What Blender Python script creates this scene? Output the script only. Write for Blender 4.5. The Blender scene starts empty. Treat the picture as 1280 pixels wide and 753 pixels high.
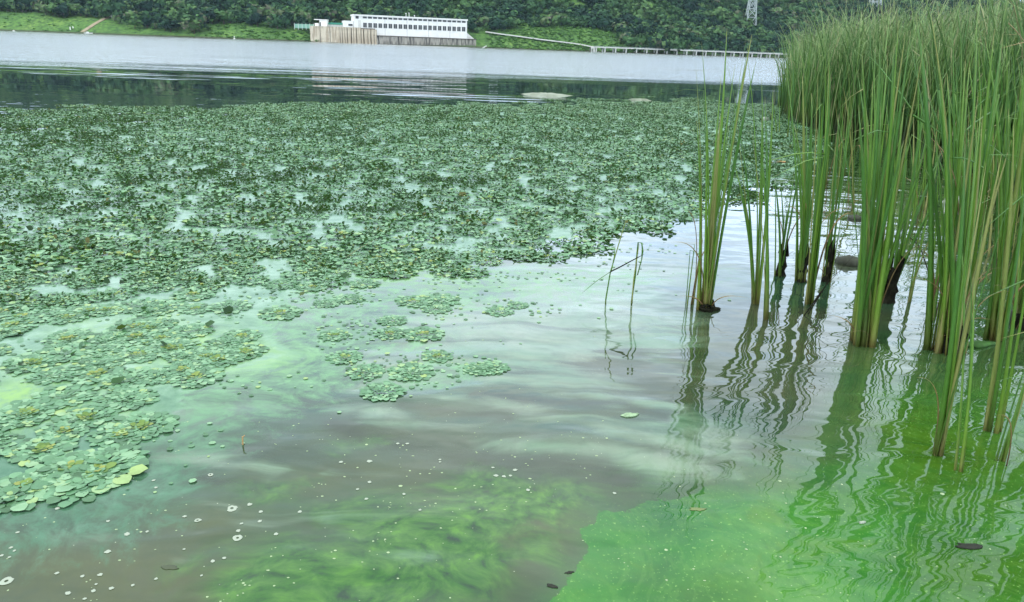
import bpy, math, random
import numpy as np
from mathutils import Vector, Matrix, Euler

random.seed(7)
rng = np.random.default_rng(7)
S = bpy.context.scene
COL = S.collection

# ------------------------------------------------------------------ camera
F_PX, CX, CY = 967.0, 640.0, 376.5
EYE = np.array([0.0, 0.0, 1.6])
PITCH, ROLL = math.radians(18.19), math.radians(2.04)
_r0 = np.array([1.0, 0, 0]); _u0 = np.array([0, math.sin(PITCH), math.cos(PITCH)])
FW = np.array([0, math.cos(PITCH), -math.sin(PITCH)])
RT = math.cos(ROLL) * _r0 + math.sin(ROLL) * _u0
UP = -math.sin(ROLL) * _r0 + math.cos(ROLL) * _u0
cam_d = bpy.data.cameras.new('camera')
cam_d.sensor_width = 36.0
cam_d.lens = F_PX / 1280 * 36.0
cam_d.clip_start = 0.05
cam_d.clip_end = 8000
cam = bpy.data.objects.new('camera', cam_d)
COL.objects.link(cam)
M = Matrix.Identity(4)
for i in range(3):
    M[i][0] = RT[i]; M[i][1] = UP[i]; M[i][2] = -FW[i]; M[i][3] = EYE[i]
cam.matrix_world = M
S.camera = cam

# ------------------------------------------------------------------ world, sun, exposure
SUN_EL, SUN_AZ = math.radians(52), math.radians(-125)
W = bpy.data.worlds.new('World'); S.world = W; W.use_nodes = True
wt = W.node_tree; wt.nodes.clear()
def wn(t, **k):
    n = wt.nodes.new(t)
    for a, b in k.items(): setattr(n, a, b)
    return n
sky = wn('ShaderNodeTexSky', sky_type='NISHITA', sun_disc=False, sun_elevation=SUN_EL, sun_rotation=SUN_AZ,
         air_density=1.0, dust_density=2.0)
tc = wn('ShaderNodeTexCoord')
sep = wn('ShaderNodeSeparateXYZ'); wt.links.new(tc.outputs['Generated'], sep.inputs[0])
# flat cloud layer: direction projected on a plane overhead
addz = wn('ShaderNodeMath', operation='ADD'); addz.inputs[1].default_value = 0.18
wt.links.new(sep.outputs['Z'], addz.inputs[0])
mxz = wn('ShaderNodeMath', operation='MAXIMUM'); mxz.inputs[1].default_value = 0.05
wt.links.new(addz.outputs[0], mxz.inputs[0])
dv = []
for a in ('X', 'Y'):
    d = wn('ShaderNodeMath', operation='DIVIDE'); wt.links.new(sep.outputs[a], d.inputs[0]); wt.links.new(mxz.outputs[0], d.inputs[1]); dv.append(d)
cmb = wn('ShaderNodeCombineXYZ'); wt.links.new(dv[0].outputs[0], cmb.inputs[0]); wt.links.new(dv[1].outputs[0], cmb.inputs[1])
cn = wn('ShaderNodeTexNoise'); cn.inputs['Scale'].default_value = 1.3; cn.inputs['Detail'].default_value = 5; cn.inputs['Roughness'].default_value = .55
wt.links.new(cmb.outputs[0], cn.inputs['Vector'])
cr = wn('ShaderNodeValToRGB')
cr.color_ramp.elements[0].position = .36; cr.color_ramp.elements[0].color = (7.6, 8.9, 9.9, 1)
cr.color_ramp.elements[1].position = .62; cr.color_ramp.elements[1].color = (13.6, 14.5, 14.4, 1)
wt.links.new(cn.outputs['Fac'], cr.inputs[0])
# overcast brightening towards the zenith
gr = wn('ShaderNodeMapRange'); gr.inputs[1].default_value = 0.0; gr.inputs[2].default_value = 0.42
gr.inputs[3].default_value = 0.72; gr.inputs[4].default_value = 1.85
wt.links.new(sep.outputs['Z'], gr.inputs[0])
mul = wn('ShaderNodeVectorMath', operation='SCALE'); wt.links.new(cr.outputs[0], mul.inputs[0]); wt.links.new(gr.outputs[0], mul.inputs['Scale'])
tn = wn('ShaderNodeMapRange'); tn.inputs[1].default_value = .05; tn.inputs[2].default_value = .5; wt.links.new(sep.outputs['Z'], tn.inputs[0])
tm = wn('ShaderNodeMix', data_type='RGBA'); tm.inputs[6].default_value = (.80, .95, 1.2, 1); tm.inputs[7].default_value = (1, 1, .98, 1); wt.links.new(tn.outputs[0], tm.inputs[0])
mu2 = wn('ShaderNodeVectorMath', operation='MULTIPLY'); wt.links.new(mul.outputs[0], mu2.inputs[0]); wt.links.new(tm.outputs[2], mu2.inputs[1]); mul = mu2
mixw = wn('ShaderNodeMix', data_type='RGBA'); mixw.inputs[0].default_value = .9
wt.links.new(sky.outputs[0], mixw.inputs[6]); wt.links.new(mul.outputs[0], mixw.inputs[7])
bg = wn('ShaderNodeBackground'); bg.inputs[1].default_value = 0.10
wt.links.new(mixw.outputs[2], bg.inputs[0])
wo = wn('ShaderNodeOutputWorld'); wt.links.new(bg.outputs[0], wo.inputs[0])

sd = bpy.data.lights.new('sun', 'SUN'); sd.energy = 1.1; sd.angle = math.radians(12); sd.color = (1.0, .96, .9)
sun = bpy.data.objects.new('sun', sd); COL.objects.link(sun)
# light comes from the upper left, a little behind the camera
_sv = Vector((math.cos(SUN_EL) * math.sin(SUN_AZ), math.cos(SUN_EL) * math.cos(SUN_AZ), math.sin(SUN_EL)))
sun.rotation_euler = _sv.to_track_quat('Z', 'Y').to_euler()
sun.location = (0, 0, 60)
S.view_settings.view_transform = 'Standard'; S.view_settings.look = 'None'
S.view_settings.exposure = 0.08; S.view_settings.gamma = 1.0
HAZE = 0.00006
S.cycles.max_bounces = 6; S.cycles.diffuse_bounces = 2; S.cycles.glossy_bounces = 3
S.cycles.transmission_bounces = 2; S.cycles.transparent_max_bounces = 6; S.cycles.volume_bounces = 0

# ------------------------------------------------------------------ pixel <-> place
def ray(px, py):
    d = FW + (px - CX) / F_PX * RT + (CY - py) / F_PX * UP
    return d
def at(px, py, z=0.0):
    d = ray(px, py); t = (z - EYE[2]) / d[2]
    return EYE + d * t
def atY(px, py, Y):
    d = ray(px, py); t = (Y - EYE[1]) / d[1]
    return EYE + d * t
def to_px(P):
    v = P - EYE
    w = v @ FW
    w = np.where(w < .05, .05, w)
    return CX + F_PX * (v @ RT) / w, CY - F_PX * (v @ UP) / w

# ------------------------------------------------------------------ numpy noise
_tab = rng.random((256, 256))
def vnoise(x, y):
    xi = np.floor(x).astype(int); yi = np.floor(y).astype(int)
    fx = x - xi; fy = y - yi
    fx = fx * fx * (3 - 2 * fx); fy = fy * fy * (3 - 2 * fy)
    a = _tab[xi & 255, yi & 255]; b = _tab[(xi + 1) & 255, yi & 255]
    c = _tab[xi & 255, (yi + 1) & 255]; d = _tab[(xi + 1) & 255, (yi + 1) & 255]
    return (a * (1 - fx) + b * fx) * (1 - fy) + (c * (1 - fx) + d * fx) * fy
def fbm(x, y, o=4):
    s = 0; a = .5; n = 0
    for k in range(o):
        s = s + a * vnoise(x * 2 ** k + 17.3 * k, y * 2 ** k + 9.1 * k); n += a; a *= .5
    return s / n
def sstep(a, b, x):
    t = np.clip((x - a) / (b - a), 0, 1); return t * t * (3 - 2 * t)
def in_poly(x, y, poly):
    x = np.asarray(x, float); y = np.asarray(y, float)
    c = np.zeros(x.shape, bool); n = len(poly)
    for i in range(n):
        x0, y0 = poly[i]; x1, y1 = poly[(i + 1) % n]
        m = ((y0 > y) != (y1 > y)) & (x < (x1 - x0) * (y - y0) / ((y1 - y0) or 1e-9) + x0)
        c ^= m
    return c
def seg_dist(x, y, pts):
    best = np.full(np.shape(x), 1e9)
    for (x0, y0), (x1, y1) in zip(pts[:-1], pts[1:]):
        dx, dy = x1 - x0, y1 - y0; L = dx * dx + dy * dy + 1e-9
        t = np.clip(((x - x0) * dx + (y - y0) * dy) / L, 0, 1)
        best = np.minimum(best, np.hypot(x - x0 - t * dx, y - y0 - t * dy))
    return best
def poly_sd(x, y, poly):           # positive inside
    d = seg_dist(x, y, list(poly) + [poly[0]])
    return np.where(in_poly(x, y, poly), d, -d)

# ------------------------------------------------------------------ object helpers
def tag(o, label=None, cat=None, group=None, kind=None):
    if label: o['label'] = label
    if cat: o['category'] = cat
    if group: o['group'] = group
    if kind: o['kind'] = kind
    return o
def link(name, me, parent=None, loc=None):
    o = bpy.data.objects.new(name, me); COL.objects.link(o)
    if parent is not None: o.parent = parent
    if loc is not None: o.location = loc
    return o
def empty(name, loc=(0, 0, 0), rz=0.0):
    o = bpy.data.objects.new(name, None); COL.objects.link(o)
    o.location = tuple(float(v) for v in loc); o.rotation_euler = (0, 0, rz); o.empty_display_size = .1
    return o
def mesh_np(name, V, Fq, mat=None, smooth=False, attrs=None):
    """V (n,3); Fq: list of arrays of faces with constant size"""
    me = bpy.data.meshes.new(name)
    V = np.asarray(V, np.float32)
    if not isinstance(Fq, (list, tuple)) or isinstance(Fq[0], tuple): Fq = [np.array(Fq)]
    Fq = [np.asarray(f, np.int32) for f in Fq if len(f)]
    loops = np.concatenate([f.ravel() for f in Fq])
    sizes = np.concatenate([np.full(len(f), f.shape[1], np.int32) for f in Fq])
    starts = np.concatenate([[0], np.cumsum(sizes)[:-1]]).astype(np.int32)
    me.vertices.add(len(V)); me.vertices.foreach_set('co', V.ravel())
    me.loops.add(len(loops)); me.loops.foreach_set('vertex_index', loops)
    me.polygons.add(len(sizes)); me.polygons.foreach_set('loop_start', starts); me.polygons.foreach_set('loop_total', sizes)
    if smooth: me.polygons.foreach_set('use_smooth', np.ones(len(sizes), bool))
    for k, a in (attrs or {}).items():
        a = np.asarray(a, np.float32)
        if a.ndim == 1:
            at_ = me.attributes.new(k, 'FLOAT', 'POINT'); at_.data.foreach_set('value', a)
        else:
            at_ = me.attributes.new(k, 'FLOAT_COLOR', 'POINT')
            if a.shape[1] == 3: a = np.concatenate([a, np.ones((len(a), 1), np.float32)], 1)
            at_.data.foreach_set('color', a.ravel())
    me.update(calc_edges=True)
    if mat is not None: me.materials.append(mat)
    return me
class MB:
    """collects boxes, bars, prisms, lofts"""
    def __init__(s): s.v = []; s.f = []
    def add(s, vs, fs):
        n = len(s.v); s.v += [tuple(map(float, p)) for p in vs]; s.f += [tuple(i + n for i in f) for f in fs]
    def box(s, x0, x1, y0, y1, z0, z1):
        s.add([(x0, y0, z0), (x1, y0, z0), (x1, y1, z0), (x0, y1, z0), (x0, y0, z1), (x1, y0, z1), (x1, y1, z1), (x0, y1, z1)],
              [(0, 3, 2, 1), (4, 5, 6, 7), (0, 1, 5, 4), (1, 2, 6, 5), (2, 3, 7, 6), (3, 0, 4, 7)])
    def bar(s, a, b, r, r2=None, n=4):
        a = Vector(a); b = Vector(b); r2 = r if r2 is None else r2
        d = (b - a).normalized(); u = d.orthogonal().normalized(); w = d.cross(u)
        vs = []
        for p, q in ((a, r), (b, r2)):
            for k in range(n):
                t = 2 * math.pi * (k + .5) / n
                vs.append(p + u * math.cos(t) * q + w * math.sin(t) * q)
        fs = [(k, (k + 1) % n, n + (k + 1) % n, n + k) for k in range(n)] + [tuple(range(n))[::-1], tuple(range(n, 2 * n))]
        s.add(vs, fs)
    def prism(s, poly, y0, y1):      # polygon in x,z extruded along y
        n = len(poly)
        vs = [(x, y0, z) for x, z in poly] + [(x, y1, z) for x, z in poly]
        s.add(vs, [tuple(range(n)), tuple(range(2 * n - 1, n - 1, -1))] + [(k, n + k, n + (k + 1) % n, (k + 1) % n) for k in range(n)])
    def build(s, name, mat, parent=None, smooth=False, loc=None):
        me = bpy.data.meshes.new(name); me.from_pydata(s.v, [], s.f)
        if smooth: me.polygons.foreach_set('use_smooth', [True] * len(me.polygons))
        me.materials.append(mat)
        return link(name, me, parent, loc)

# ------------------------------------------------------------------ material helpers
class NT:
    def __init__(s, name):
        s.m = bpy.data.materials.new(name); s.m.use_nodes = True; s.t = s.m.node_tree; s.t.nodes.clear()
        s.out = s.n('ShaderNodeOutputMaterial')
    def n(s, t, **k):
        n = s.t.nodes.new(t)
        for a, b in k.items(): setattr(n, a, b)
        return n
    def set(s, sock, v):
        if hasattr(v, 'is_output') or isinstance(v, bpy.types.NodeSocket): s.t.links.new(v, sock)
        elif isinstance(v, (tuple, list)) and len(v) == 3 and sock.type == 'RGBA': sock.default_value = (*v, 1)
        else: sock.default_value = v
    def math(s, op, a, b=0.0, clamp=False):
        n = s.n('ShaderNodeMath', operation=op); n.use_clamp = clamp; s.set(n.inputs[0], a); s.set(n.inputs[1], b); return n.outputs[0]
    def vmath(s, op, a, b):
        n = s.n('ShaderNodeVectorMath', operation=op); s.set(n.inputs[0], a); s.set(n.inputs[1], b); return n.outputs[0]
    def noise(s, vec, scale, detail=3, rough=.5, dist=0.0, out=0):
        n = s.n('ShaderNodeTexNoise'); s.set(n.inputs['Vector'], vec); n.inputs['Scale'].default_value = scale
        n.inputs['Detail'].default_value = detail; n.inputs['Roughness'].default_value = rough; n.inputs['Distortion'].default_value = dist
        return n.outputs[out]
    def mapr(s, v, a, b, c=0.0, d=1.0, smooth=True):
        n = s.n('ShaderNodeMapRange'); n.interpolation_type = 'SMOOTHSTEP' if smooth else 'LINEAR'
        s.set(n.inputs[0], v); n.inputs[1].default_value = a; n.inputs[2].default_value = b
        s.set(n.inputs[3], c); s.set(n.inputs[4], d); return n.outputs[0]
    def mix(s, f, a, b):
        n = s.n('ShaderNodeMix', data_type='RGBA'); s.set(n.inputs[0], f); s.set(n.inputs[6], a); s.set(n.inputs[7], b); return n.outputs[2]
    def ramp(s, f, stops):
        n = s.n('ShaderNodeValToRGB'); e = n.color_ramp.elements
        while len(e) < len(stops): e.new(.5)
        for k, (p, c) in enumerate(stops): e[k].position = p; e[k].color = (*c, 1)
        s.set(n.inputs[0], f); return n.outputs[0]
    def attr(s, name, what='Fac'):
        n = s.n('ShaderNodeAttribute', attribute_name=name); return n.outputs[what]
    def geo(s, what='Position'): return s.n('ShaderNodeNewGeometry').outputs[what]
    def obj_coord(s): return s.n('ShaderNodeTexCoord').outputs['Object']
    def objrand(s): return s.n('ShaderNodeObjectInfo').outputs['Random']
    def mapping(s, vec, scale=(1, 1, 1), rot=(0, 0, 0), loc=(0, 0, 0)):
        n = s.n('ShaderNodeMapping'); s.set(n.inputs[0], vec); n.inputs['Scale'].default_value = scale; n.inputs['Rotation'].default_value = rot
        n.inputs['Location'].default_value = loc; return n.outputs[0]
    def bump(s, h, strength=1.0, dist=1.0, normal=None):
        n = s.n('ShaderNodeBump'); n.inputs['Strength'].default_value = strength; n.inputs['Distance'].default_value = dist
        s.set(n.inputs['Height'], h)
        if normal is not None: s.set(n.inputs['Normal'], normal)
        return n.outputs[0]
    def bsdf(s, color, rough=.6, spec=.4, normal=None, **kw):
        n = s.n('ShaderNodeBsdfPrincipled'); s.set(n.inputs['Base Color'], color); s.set(n.inputs['Roughness'], rough)
        s.set(n.inputs['Specular IOR Level'], spec)
        if normal is not None: s.set(n.inputs['Normal'], normal)
        for k, v in kw.items(): s.set(n.inputs[k], v)
        return n.outputs[0]
    def done(s, shader): s.set(s.out.inputs['Surface'], shader); return s.m

def simple_mat(name, c, rough=.7, scale=3.0, var=.25, spec=.3):
    t = NT(name); p = t.obj_coord(); nz = t.noise(p, scale, 5, .6)
    c2 = tuple(v * (1 - var) for v in c); c3 = tuple(min(1, v * (1 + var * .6)) for v in c)
    return t.done(t.bsdf(t.ramp(nz, [(.3, c2), (.7, c3)]), rough, spec))

def leaf_mat(name, stops, rough=.5, trans=.2, spec=.35, tcol=(.2, .4, .06), grime=True):
    t = NT(name)
    v = t.math('FRACT', t.math('ADD', t.attr('rnd'), t.objrand()))
    c = t.ramp(v, stops)
    if grime:
        nz = t.noise(t.geo(), 22.0, 3, .6)
        c = t.mix(t.mapr(nz, .35, .7, 0.0, .45), c, t.vmath('MULTIPLY', c, (.55, .6, .5)))
    b = t.bsdf(c, rough, spec)
    tr = t.n('ShaderNodeBsdfTranslucent'); t.set(tr.inputs[0], tcol)
    mx = t.n('ShaderNodeMixShader'); mx.inputs[0].default_value = trans; t.t.links.new(b, mx.inputs[1]); t.t.links.new(tr.outputs[0], mx.inputs[2])
    return t.done(mx.outputs[0])

# pads: floating rhombic leaves
M_pad = leaf_mat('pad_leaf', [(.0, (.045, .12, .05)), (.12, (.10, .22, .11)), (.35, (.085, .21, .10)), (.65, (.145, .31, .16)), (.92, (.25, .42, .24)), (1.0, (.30, .42, .14))], rough=.42, trans=.08, spec=.4)
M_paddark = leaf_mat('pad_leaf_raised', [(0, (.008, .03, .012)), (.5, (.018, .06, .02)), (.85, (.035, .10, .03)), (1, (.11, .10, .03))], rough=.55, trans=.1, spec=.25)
M_padyoung = leaf_mat('pad_heart', [(0, (.09, .17, .03)), (.5, (.16, .26, .05)), (1, (.30, .33, .08))], rough=.5, trans=.15)

def blade_mat(name, dead=False, hue=0):
    t = NT(name)
    a = t.attr('t'); r = t.math('FRACT', t.math('ADD', t.attr('rnd'), t.objrand()))
    if dead:
        c = t.ramp(a, [(0, (.05, .035, .02)), (.2, (.17, .10, .045)), (.6, (.38, .27, .12)), (1, (.44, .34, .17))])
    else:
        g1 = t.ramp(a, [(0, (.045, .030, .014)), (.035, (.20, .13, .05)), (.10, (.25, .29, .07)), (.22, (.19, .34, .045)), (.7, (.165, .325, .055)), (.94, (.22, .36, .10)), (1, (.42, .36, .16))])
        g2 = t.ramp(a, [(0, (.035, .028, .014)), (.05, (.10, .12, .03)), (.2, (.09, .215, .035)), (.75, (.085, .22, .055)), (.96, (.14, .26, .09)), (1, (.28, .25, .12))])
        c = t.mix(t.mapr(r, .25, .8), g2, g1)
        c = t.mix(t.mapr(r, .90, .95, 0, .8), c, (.38, .34, .14))
    st = t.noise(t.mapping(t.geo(), scale=(1, 1, .12)), 120.0, 2, .5)
    c = t.mix(t.mapr(st, .4, .65, 0, .35), c, t.vmath('MULTIPLY', c, (.55, .65, .6)))
    b = t.bsdf(c, .42, .4)
    tr = t.n('ShaderNodeBsdfTranslucent'); t.set(tr.inputs[0], (.34, .54, .08) if not dead else (.4, .3, .14))
    mx = t.n('ShaderNodeMixShader'); mx.inputs[0].default_value = .32; t.t.links.new(b, mx.inputs[1]); t.t.links.new(tr.outputs[0], mx.inputs[2])
    return t.done(mx.outputs[0])
M_blade = blade_mat('reed_blade')
M_dead = blade_mat('dead_reed_blade', dead=True)
M_rot = simple_mat('rotten_sheath', (.016, .016, .010), .8, 45, .8, .1)
M_white = simple_mat('white_paint', (.80, .80, .79), .6, .25, .08)
M_dirtywhite = simple_mat('aged_white_concrete', (.62, .62, .60), .7, .6, .15)
M_glass = simple_mat('dark_window_glass', (.03, .035, .04), .45, 1, .1, .6)
M_steel = simple_mat('galvanised_steel', (.40, .46, .47), .4, 1, .08, .5)
M_green = simple_mat('green_painted_metal', (.05, .26, .19), .5, 1, .1)
M_tan = simple_mat('dirt_track', (.30, .25, .17), .9, .3, .2)
M_stone = simple_mat('wet_stone', (.035, .04, .025), .6, 12, .5, .3)
M_palestone = simple_mat('pale_stone', (.5, .5, .46), .8, 12, .2)
M_foam = simple_mat('foam', (.33, .37, .30), .6, 60, .12)
M_cream = simple_mat('cream_scum', (.22, .25, .19), .6, 3, .25)
def bed_mat():
    t = NT('reed_bed_blade'); a = t.attr('t'); r = t.math('FRACT', t.math('ADD', t.attr('rnd'), t.objrand()))
    g1 = t.ramp(a, [(0, (.05, .05, .02)), (.15, (.12, .22, .04)), (.5, (.20, .36, .09)), (.8, (.33, .47, .19)), (1, (.56, .56, .32))])
    g2 = t.ramp(a, [(0, (.03, .03, .015)), (.2, (.05, .14, .035)), (.6, (.09, .21, .06)), (.9, (.18, .31, .12)), (1, (.36, .38, .2))])
    c = t.mix(t.mapr(r, .2, .85), g2, g1); c = t.mix(t.mapr(r, .92, .97, 0, .85), c, (.46, .42, .24))
    tr = t.n('ShaderNodeBsdfTranslucent'); t.set(tr.inputs[0], (.25, .42, .10)); b = t.bsdf(c, .5, .35)
    mx = t.n('ShaderNodeMixShader'); mx.inputs[0].default_value = .22; t.t.links.new(b, mx.inputs[1]); t.t.links.new(tr.outputs[0], mx.inputs[2])
    return t.done(mx.outputs[0])
M_bed = bed_mat()
M_bark = simple_mat('bark', (.09, .07, .05), .9, 3, .3)
M_debris = simple_mat('dark_debris', (.02, .022, .015), .7, 20, .4)

def stained_mat(name, c, streak, scale):
    t = NT(name); p = t.obj_coord()
    n1 = t.noise(t.mapping(p, scale=(1, 1, .12)), scale, 4, .65); n2 = t.noise(p, scale * .35, 4, .6)
    col = t.mix(t.mapr(n1, .42, .62), c, streak)
    col = t.mix(t.mapr(n2, .5, .75, 0, .6), col, tuple(v * .45 for v in c))
    return t.done(t.bsdf(col, .85, .2))
M_greywall = stained_mat('stained_grey_concrete', (.50, .46, .41), (.11, .105, .10), .45)
M_beige = stained_mat('beige_concrete', (.62, .55, .44), (.40, .33, .25), .7)
M_darkgap = simple_mat('shaded_dark_concrete', (.10, .085, .07), .9, 1, .2)  # shade of buttress gaps and road underside is put into this dark concrete

# ------------------------------------------------------------------ terrain of the far shore
def shore_y(x):
    x = np.asarray(x, float)
    return 604 + 6 * np.sin(x * .011 + 1) + sstep(62, 260, x) * 105 + sstep(260, 900, x) * 120
def terrain_h(x, y):
    x = np.asarray(x, float); y = np.asarray(y, float)
    t = y - shore_y(x)
    px = 640 + x / (y * .95) * F_PX
    bank = 13 * sstep(0, 52, t)
    bank *= 1 - .8 * sstep(360, 400, px) * (1 - sstep(585, 620, px)) * (1 - sstep(20, 60, t))
    R = np.interp(x, [-1500, -700, -350, 0, 300, 540, 640, 680, 740, 1000, 2400], [128, 124, 118, 108, 96, 78, 64, 50, 42, 40, 46])
    hill = R * (.55 * sstep(38, 210, t) + .45 * sstep(100, 420, t))
    rough = (fbm(x / 95 + 5, y / 120 + 3, 4) - .5) * 34 * sstep(30, 160, t) + (fbm(x / 18, y / 18, 3) - .5) * 2.2 * sstep(4, 40, t)
    return np.where(t < 0, -1.5 + np.maximum(t, -6) * .05, .25 * sstep(0, 2, t) + bank + hill + rough)
xs = np.concatenate([np.linspace(-1700, -480, 45), np.linspace(-474, 560, 260), np.linspace(570, 2300, 90)])
ysv = np.concatenate([np.linspace(590, 760, 90), np.linspace(764, 1000, 60), np.linspace(1010, 2600, 60)])
X, Y = np.meshgrid(xs, ysv); Z = terrain_h(X, Y)
nx, ny = len(xs), len(ysv)
def grid_faces(nx, ny):
    i = np.arange(nx - 1); j = np.arange(ny - 1); I, J = np.meshgrid(i, j); a = (J * nx + I).ravel()
    return np.stack([a, a + 1, a + nx + 1, a + nx], 1)
t = NT('hillside_ground'); p = t.geo()
n1 = t.noise(t.mapping(p, scale=(1, .5, 1)), .05, 6, .65); n2 = t.noise(p, .35, 5, .7); n3 = t.noise(p, 1.3, 3, .6)
c = t.ramp(n1, [(.3, (.05, .11, .03)), (.5, (.09, .19, .045)), (.7, (.15, .25, .06))])
c = t.mix(t.mapr(n2, .42, .62), c, (.035, .085, .03)); c = t.mix(t.mapr(n3, .5, .75, 0, .5), c, (.16, .22, .07))
hz = t.n('ShaderNodeSeparateXYZ'); t.set(hz.inputs[0], p)
c = t.mix(t.mapr(t.math('ADD', hz.outputs[2], t.math('MULTIPLY', n2, 2.0)), 1.2, 2.6, 1.0, 0.0), c, (.05, .055, .035))
M_ground = t.done(t.bsdf(c, .95, .1))
ter = link('hillside', mesh_np('hillside', np.stack([X.ravel(), Y.ravel(), Z.ravel()], 1), grid_faces(nx, ny), M_ground, True))
tag(ter, kind='structure')
# lake bed, one sheet under everything, out to the horizon
mb = MB(); mb.add([(-4000, -400, -2.6), (4000, -400, -2.6), (4000, 5000, -2.6), (-4000, 5000, -2.6)], [(0, 1, 2, 3)])
tag(mb.build('lake_bed', simple_mat('mud', (.08, .07, .045), .9, .5, .3)), kind='structure')

# ------------------------------------------------------------------ water
gx = np.concatenate([-np.geomspace(3500, 12, 40), np.arange(-11.9, -4, .12), np.arange(-4, 4.6, .024), np.arange(4.6, 12, .12), np.geomspace(12.1, 3500, 40)])
gy = np.concatenate([np.linspace(-60, 0, 8), np.arange(.3, 1.5, .1), np.arange(1.5, 4.2, .022), np.arange(4.2, 7, .035), np.arange(7, 13, .1), np.arange(13, 60, .5), np.geomspace(60.5, 2600, 40)])
GX, GY = np.meshgrid(gx, gy)
P = np.stack([GX.ravel(), GY.ravel(), np.zeros(GX.size)], 1)
PX, PY = to_px(P)
valid = (P[:, 1] > .6)
PX = np.where(valid, PX, -5000); PY = np.where(valid, PY, 5000)
# meander the drawing so no edge is straight
wx = (fbm(P[:, 0] * 2.2, P[:, 1] * 2.2, 4) - .5); wy = (fbm(P[:, 0] * 2.2 + 40, P[:, 1] * 2.2 + 70, 4) - .5)
wx2 = fbm(P[:, 0] * .8 + 3, P[:, 1] * 1.1, 3) - .5; wy2 = fbm(P[:, 0] * .8 + 31, P[:, 1] * 1.1 + 11, 3) - .5
QX = PX + wx * 90 + wx2 * 90; QY = PY + wy * 40 + wy2 * 46
MAT_POLY = [(-900, 150), (-300, 146), (0, 140), (60, 135.5), (250, 132), (500, 130.5), (640, 129), (860, 126), (975, 130), (1010, 150), (1030, 180), (1020, 215), (960, 235), (900, 262), (860, 275),
            (800, 290), (740, 308), (680, 320), (600, 342), (520, 352), (460, 350), (400, 378), (345, 402), (385, 432), (300, 470), (225, 490), (250, 520),
            (180, 545), (150, 560), (195, 590), (150, 612), (60, 625), (0, 645), (-300, 700), (-1500, 700)]
ISLES = [[(430, 470), (470, 445), (540, 436), (620, 448), (610, 470), (545, 485), (480, 494)],
         [(505, 378), (560, 368), (640, 378), (700, 384), (690, 396), (630, 392), (560, 396), (510, 392)],
         [(400, 410), (450, 398), (520, 400), (545, 412), (530, 428), (470, 432), (410, 428)],
         [(380, 375), (430, 368), (470, 380), (440, 392), (390, 390)],
         [(400, 440), (440, 432), (470, 440), (440, 450)]]
def in_mat(px, py):
    m = in_poly(px, py, MAT_POLY)
    return m
matsd = poly_sd(QX, QY, MAT_POLY)
a_mat = np.maximum(sstep(-16, 40, matsd), .58 * sstep(-170, -5, matsd) * sstep(290, 350, PY))
for isl in ISLES: a_mat = np.maximum(a_mat, .55 * sstep(-10, 12, poly_sd(QX, QY, isl)))
def strokes(lst):
    a = np.zeros(len(QX))
    for pts, w, s in lst:
        d = seg_dist(QX, QY * 1.0, pts)
        a = np.maximum(a, s * np.exp(-(d / w) ** 2 * 1.2))
    return a
film = strokes([([(470, 450), (560, 430), (700, 400), (800, 385)], 75, .8), ([(640, 370), (760, 380), (840, 420)], 60, .6),
                ([(400, 500), (520, 492), (640, 508), (760, 545), (860, 560)], 24, .55),
                ([(440, 522), (560, 540), (680, 560), (790, 585), (900, 615)], 24, .66),
                ([(610, 420), (720, 470), (830, 510), (900, 560)], 46, .5),
                ([(330, 500), (200, 520), (120, 560), (0, 600)], 20, .4),
                ([(190, 573), (260, 572), (345, 590)], 13, .48), ([(205, 613), (255, 616), (312, 624)], 9, .42),
                ([(400, 590), (470, 600), (560, 596)], 13, .4), ([(445, 660), (520, 690), (560, 700)], 16, .4),
                ([(0, 650), (90, 660), (170, 640)], 20, .3), ([(640, 330), (760, 350), (900, 330)], 30, .4),
                ([(0, 500), (80, 470), (200, 440), (330, 425)], 30, .4), ([(420, 690), (330, 660), (240, 690)], 20, .35)])
dark = strokes([([(480, 506), (540, 512), (600, 524), (660, 532)], 9, 1.0), ([(395, 534), (450, 552), (520, 560), (580, 556)], 11, 1.0),
                ([(605, 488), (690, 498), (760, 503), (830, 520)], 8, .9), ([(560, 570), (640, 575), (740, 590), (820, 640)], 18, .8),
                ([(250, 592), (310, 600), (350, 606)], 7, .8), ([(230, 480), (320, 490), (380, 500)], 8, .7), ([(640, 545), (760, 560), (850, 580)], 9, .55),
                ([(20, 540), (120, 530), (200, 515)], 10, .6), ([(800, 470), (880, 480), (960, 470)], 7, .3), ([(300, 560), (380, 572), (440, 600)], 14, .45)])
GREEN_POLY = [(680, 760), (722, 712), (738, 690), (728, 664), (748, 656), (752, 640), (790, 636), (808, 624), (850, 622), (905, 600), (960, 572), (1010, 545), (1050, 500), (1062, 446), (1110, 420), (1190, 425), (1280, 405), (1800, 400), (1900, 1400), (500, 1400)]
green = poly_sd(PX + wx * 26, PY + wy * 16, GREEN_POLY)
fil = np.zeros(len(QX))
for (ex, ey, rx, ry, s) in [(420, 715, 130, 50, 1), (560, 690, 110, 70, .95), (650, 640, 110, 40, .8), (345, 735, 70, 30, .9), (600, 600, 90, 26, .5), (300, 700, 120, 35, .35), (470, 640, 90, 26, .45),
                            (350, 610, 70, 18, .5), (710, 700, 40, 40, .5), (820, 600, 60, 20, .5), (60, 590, 120, 60, .35), (120, 640, 100, 20, .3), (440, 560, 60, 18, .4)]:
    fil = np.maximum(fil, s * np.exp(-(((QX - ex) / rx) ** 2 + ((QY - ey) / ry) ** 2) * .9))
yel = np.zeros(len(QX))
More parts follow.
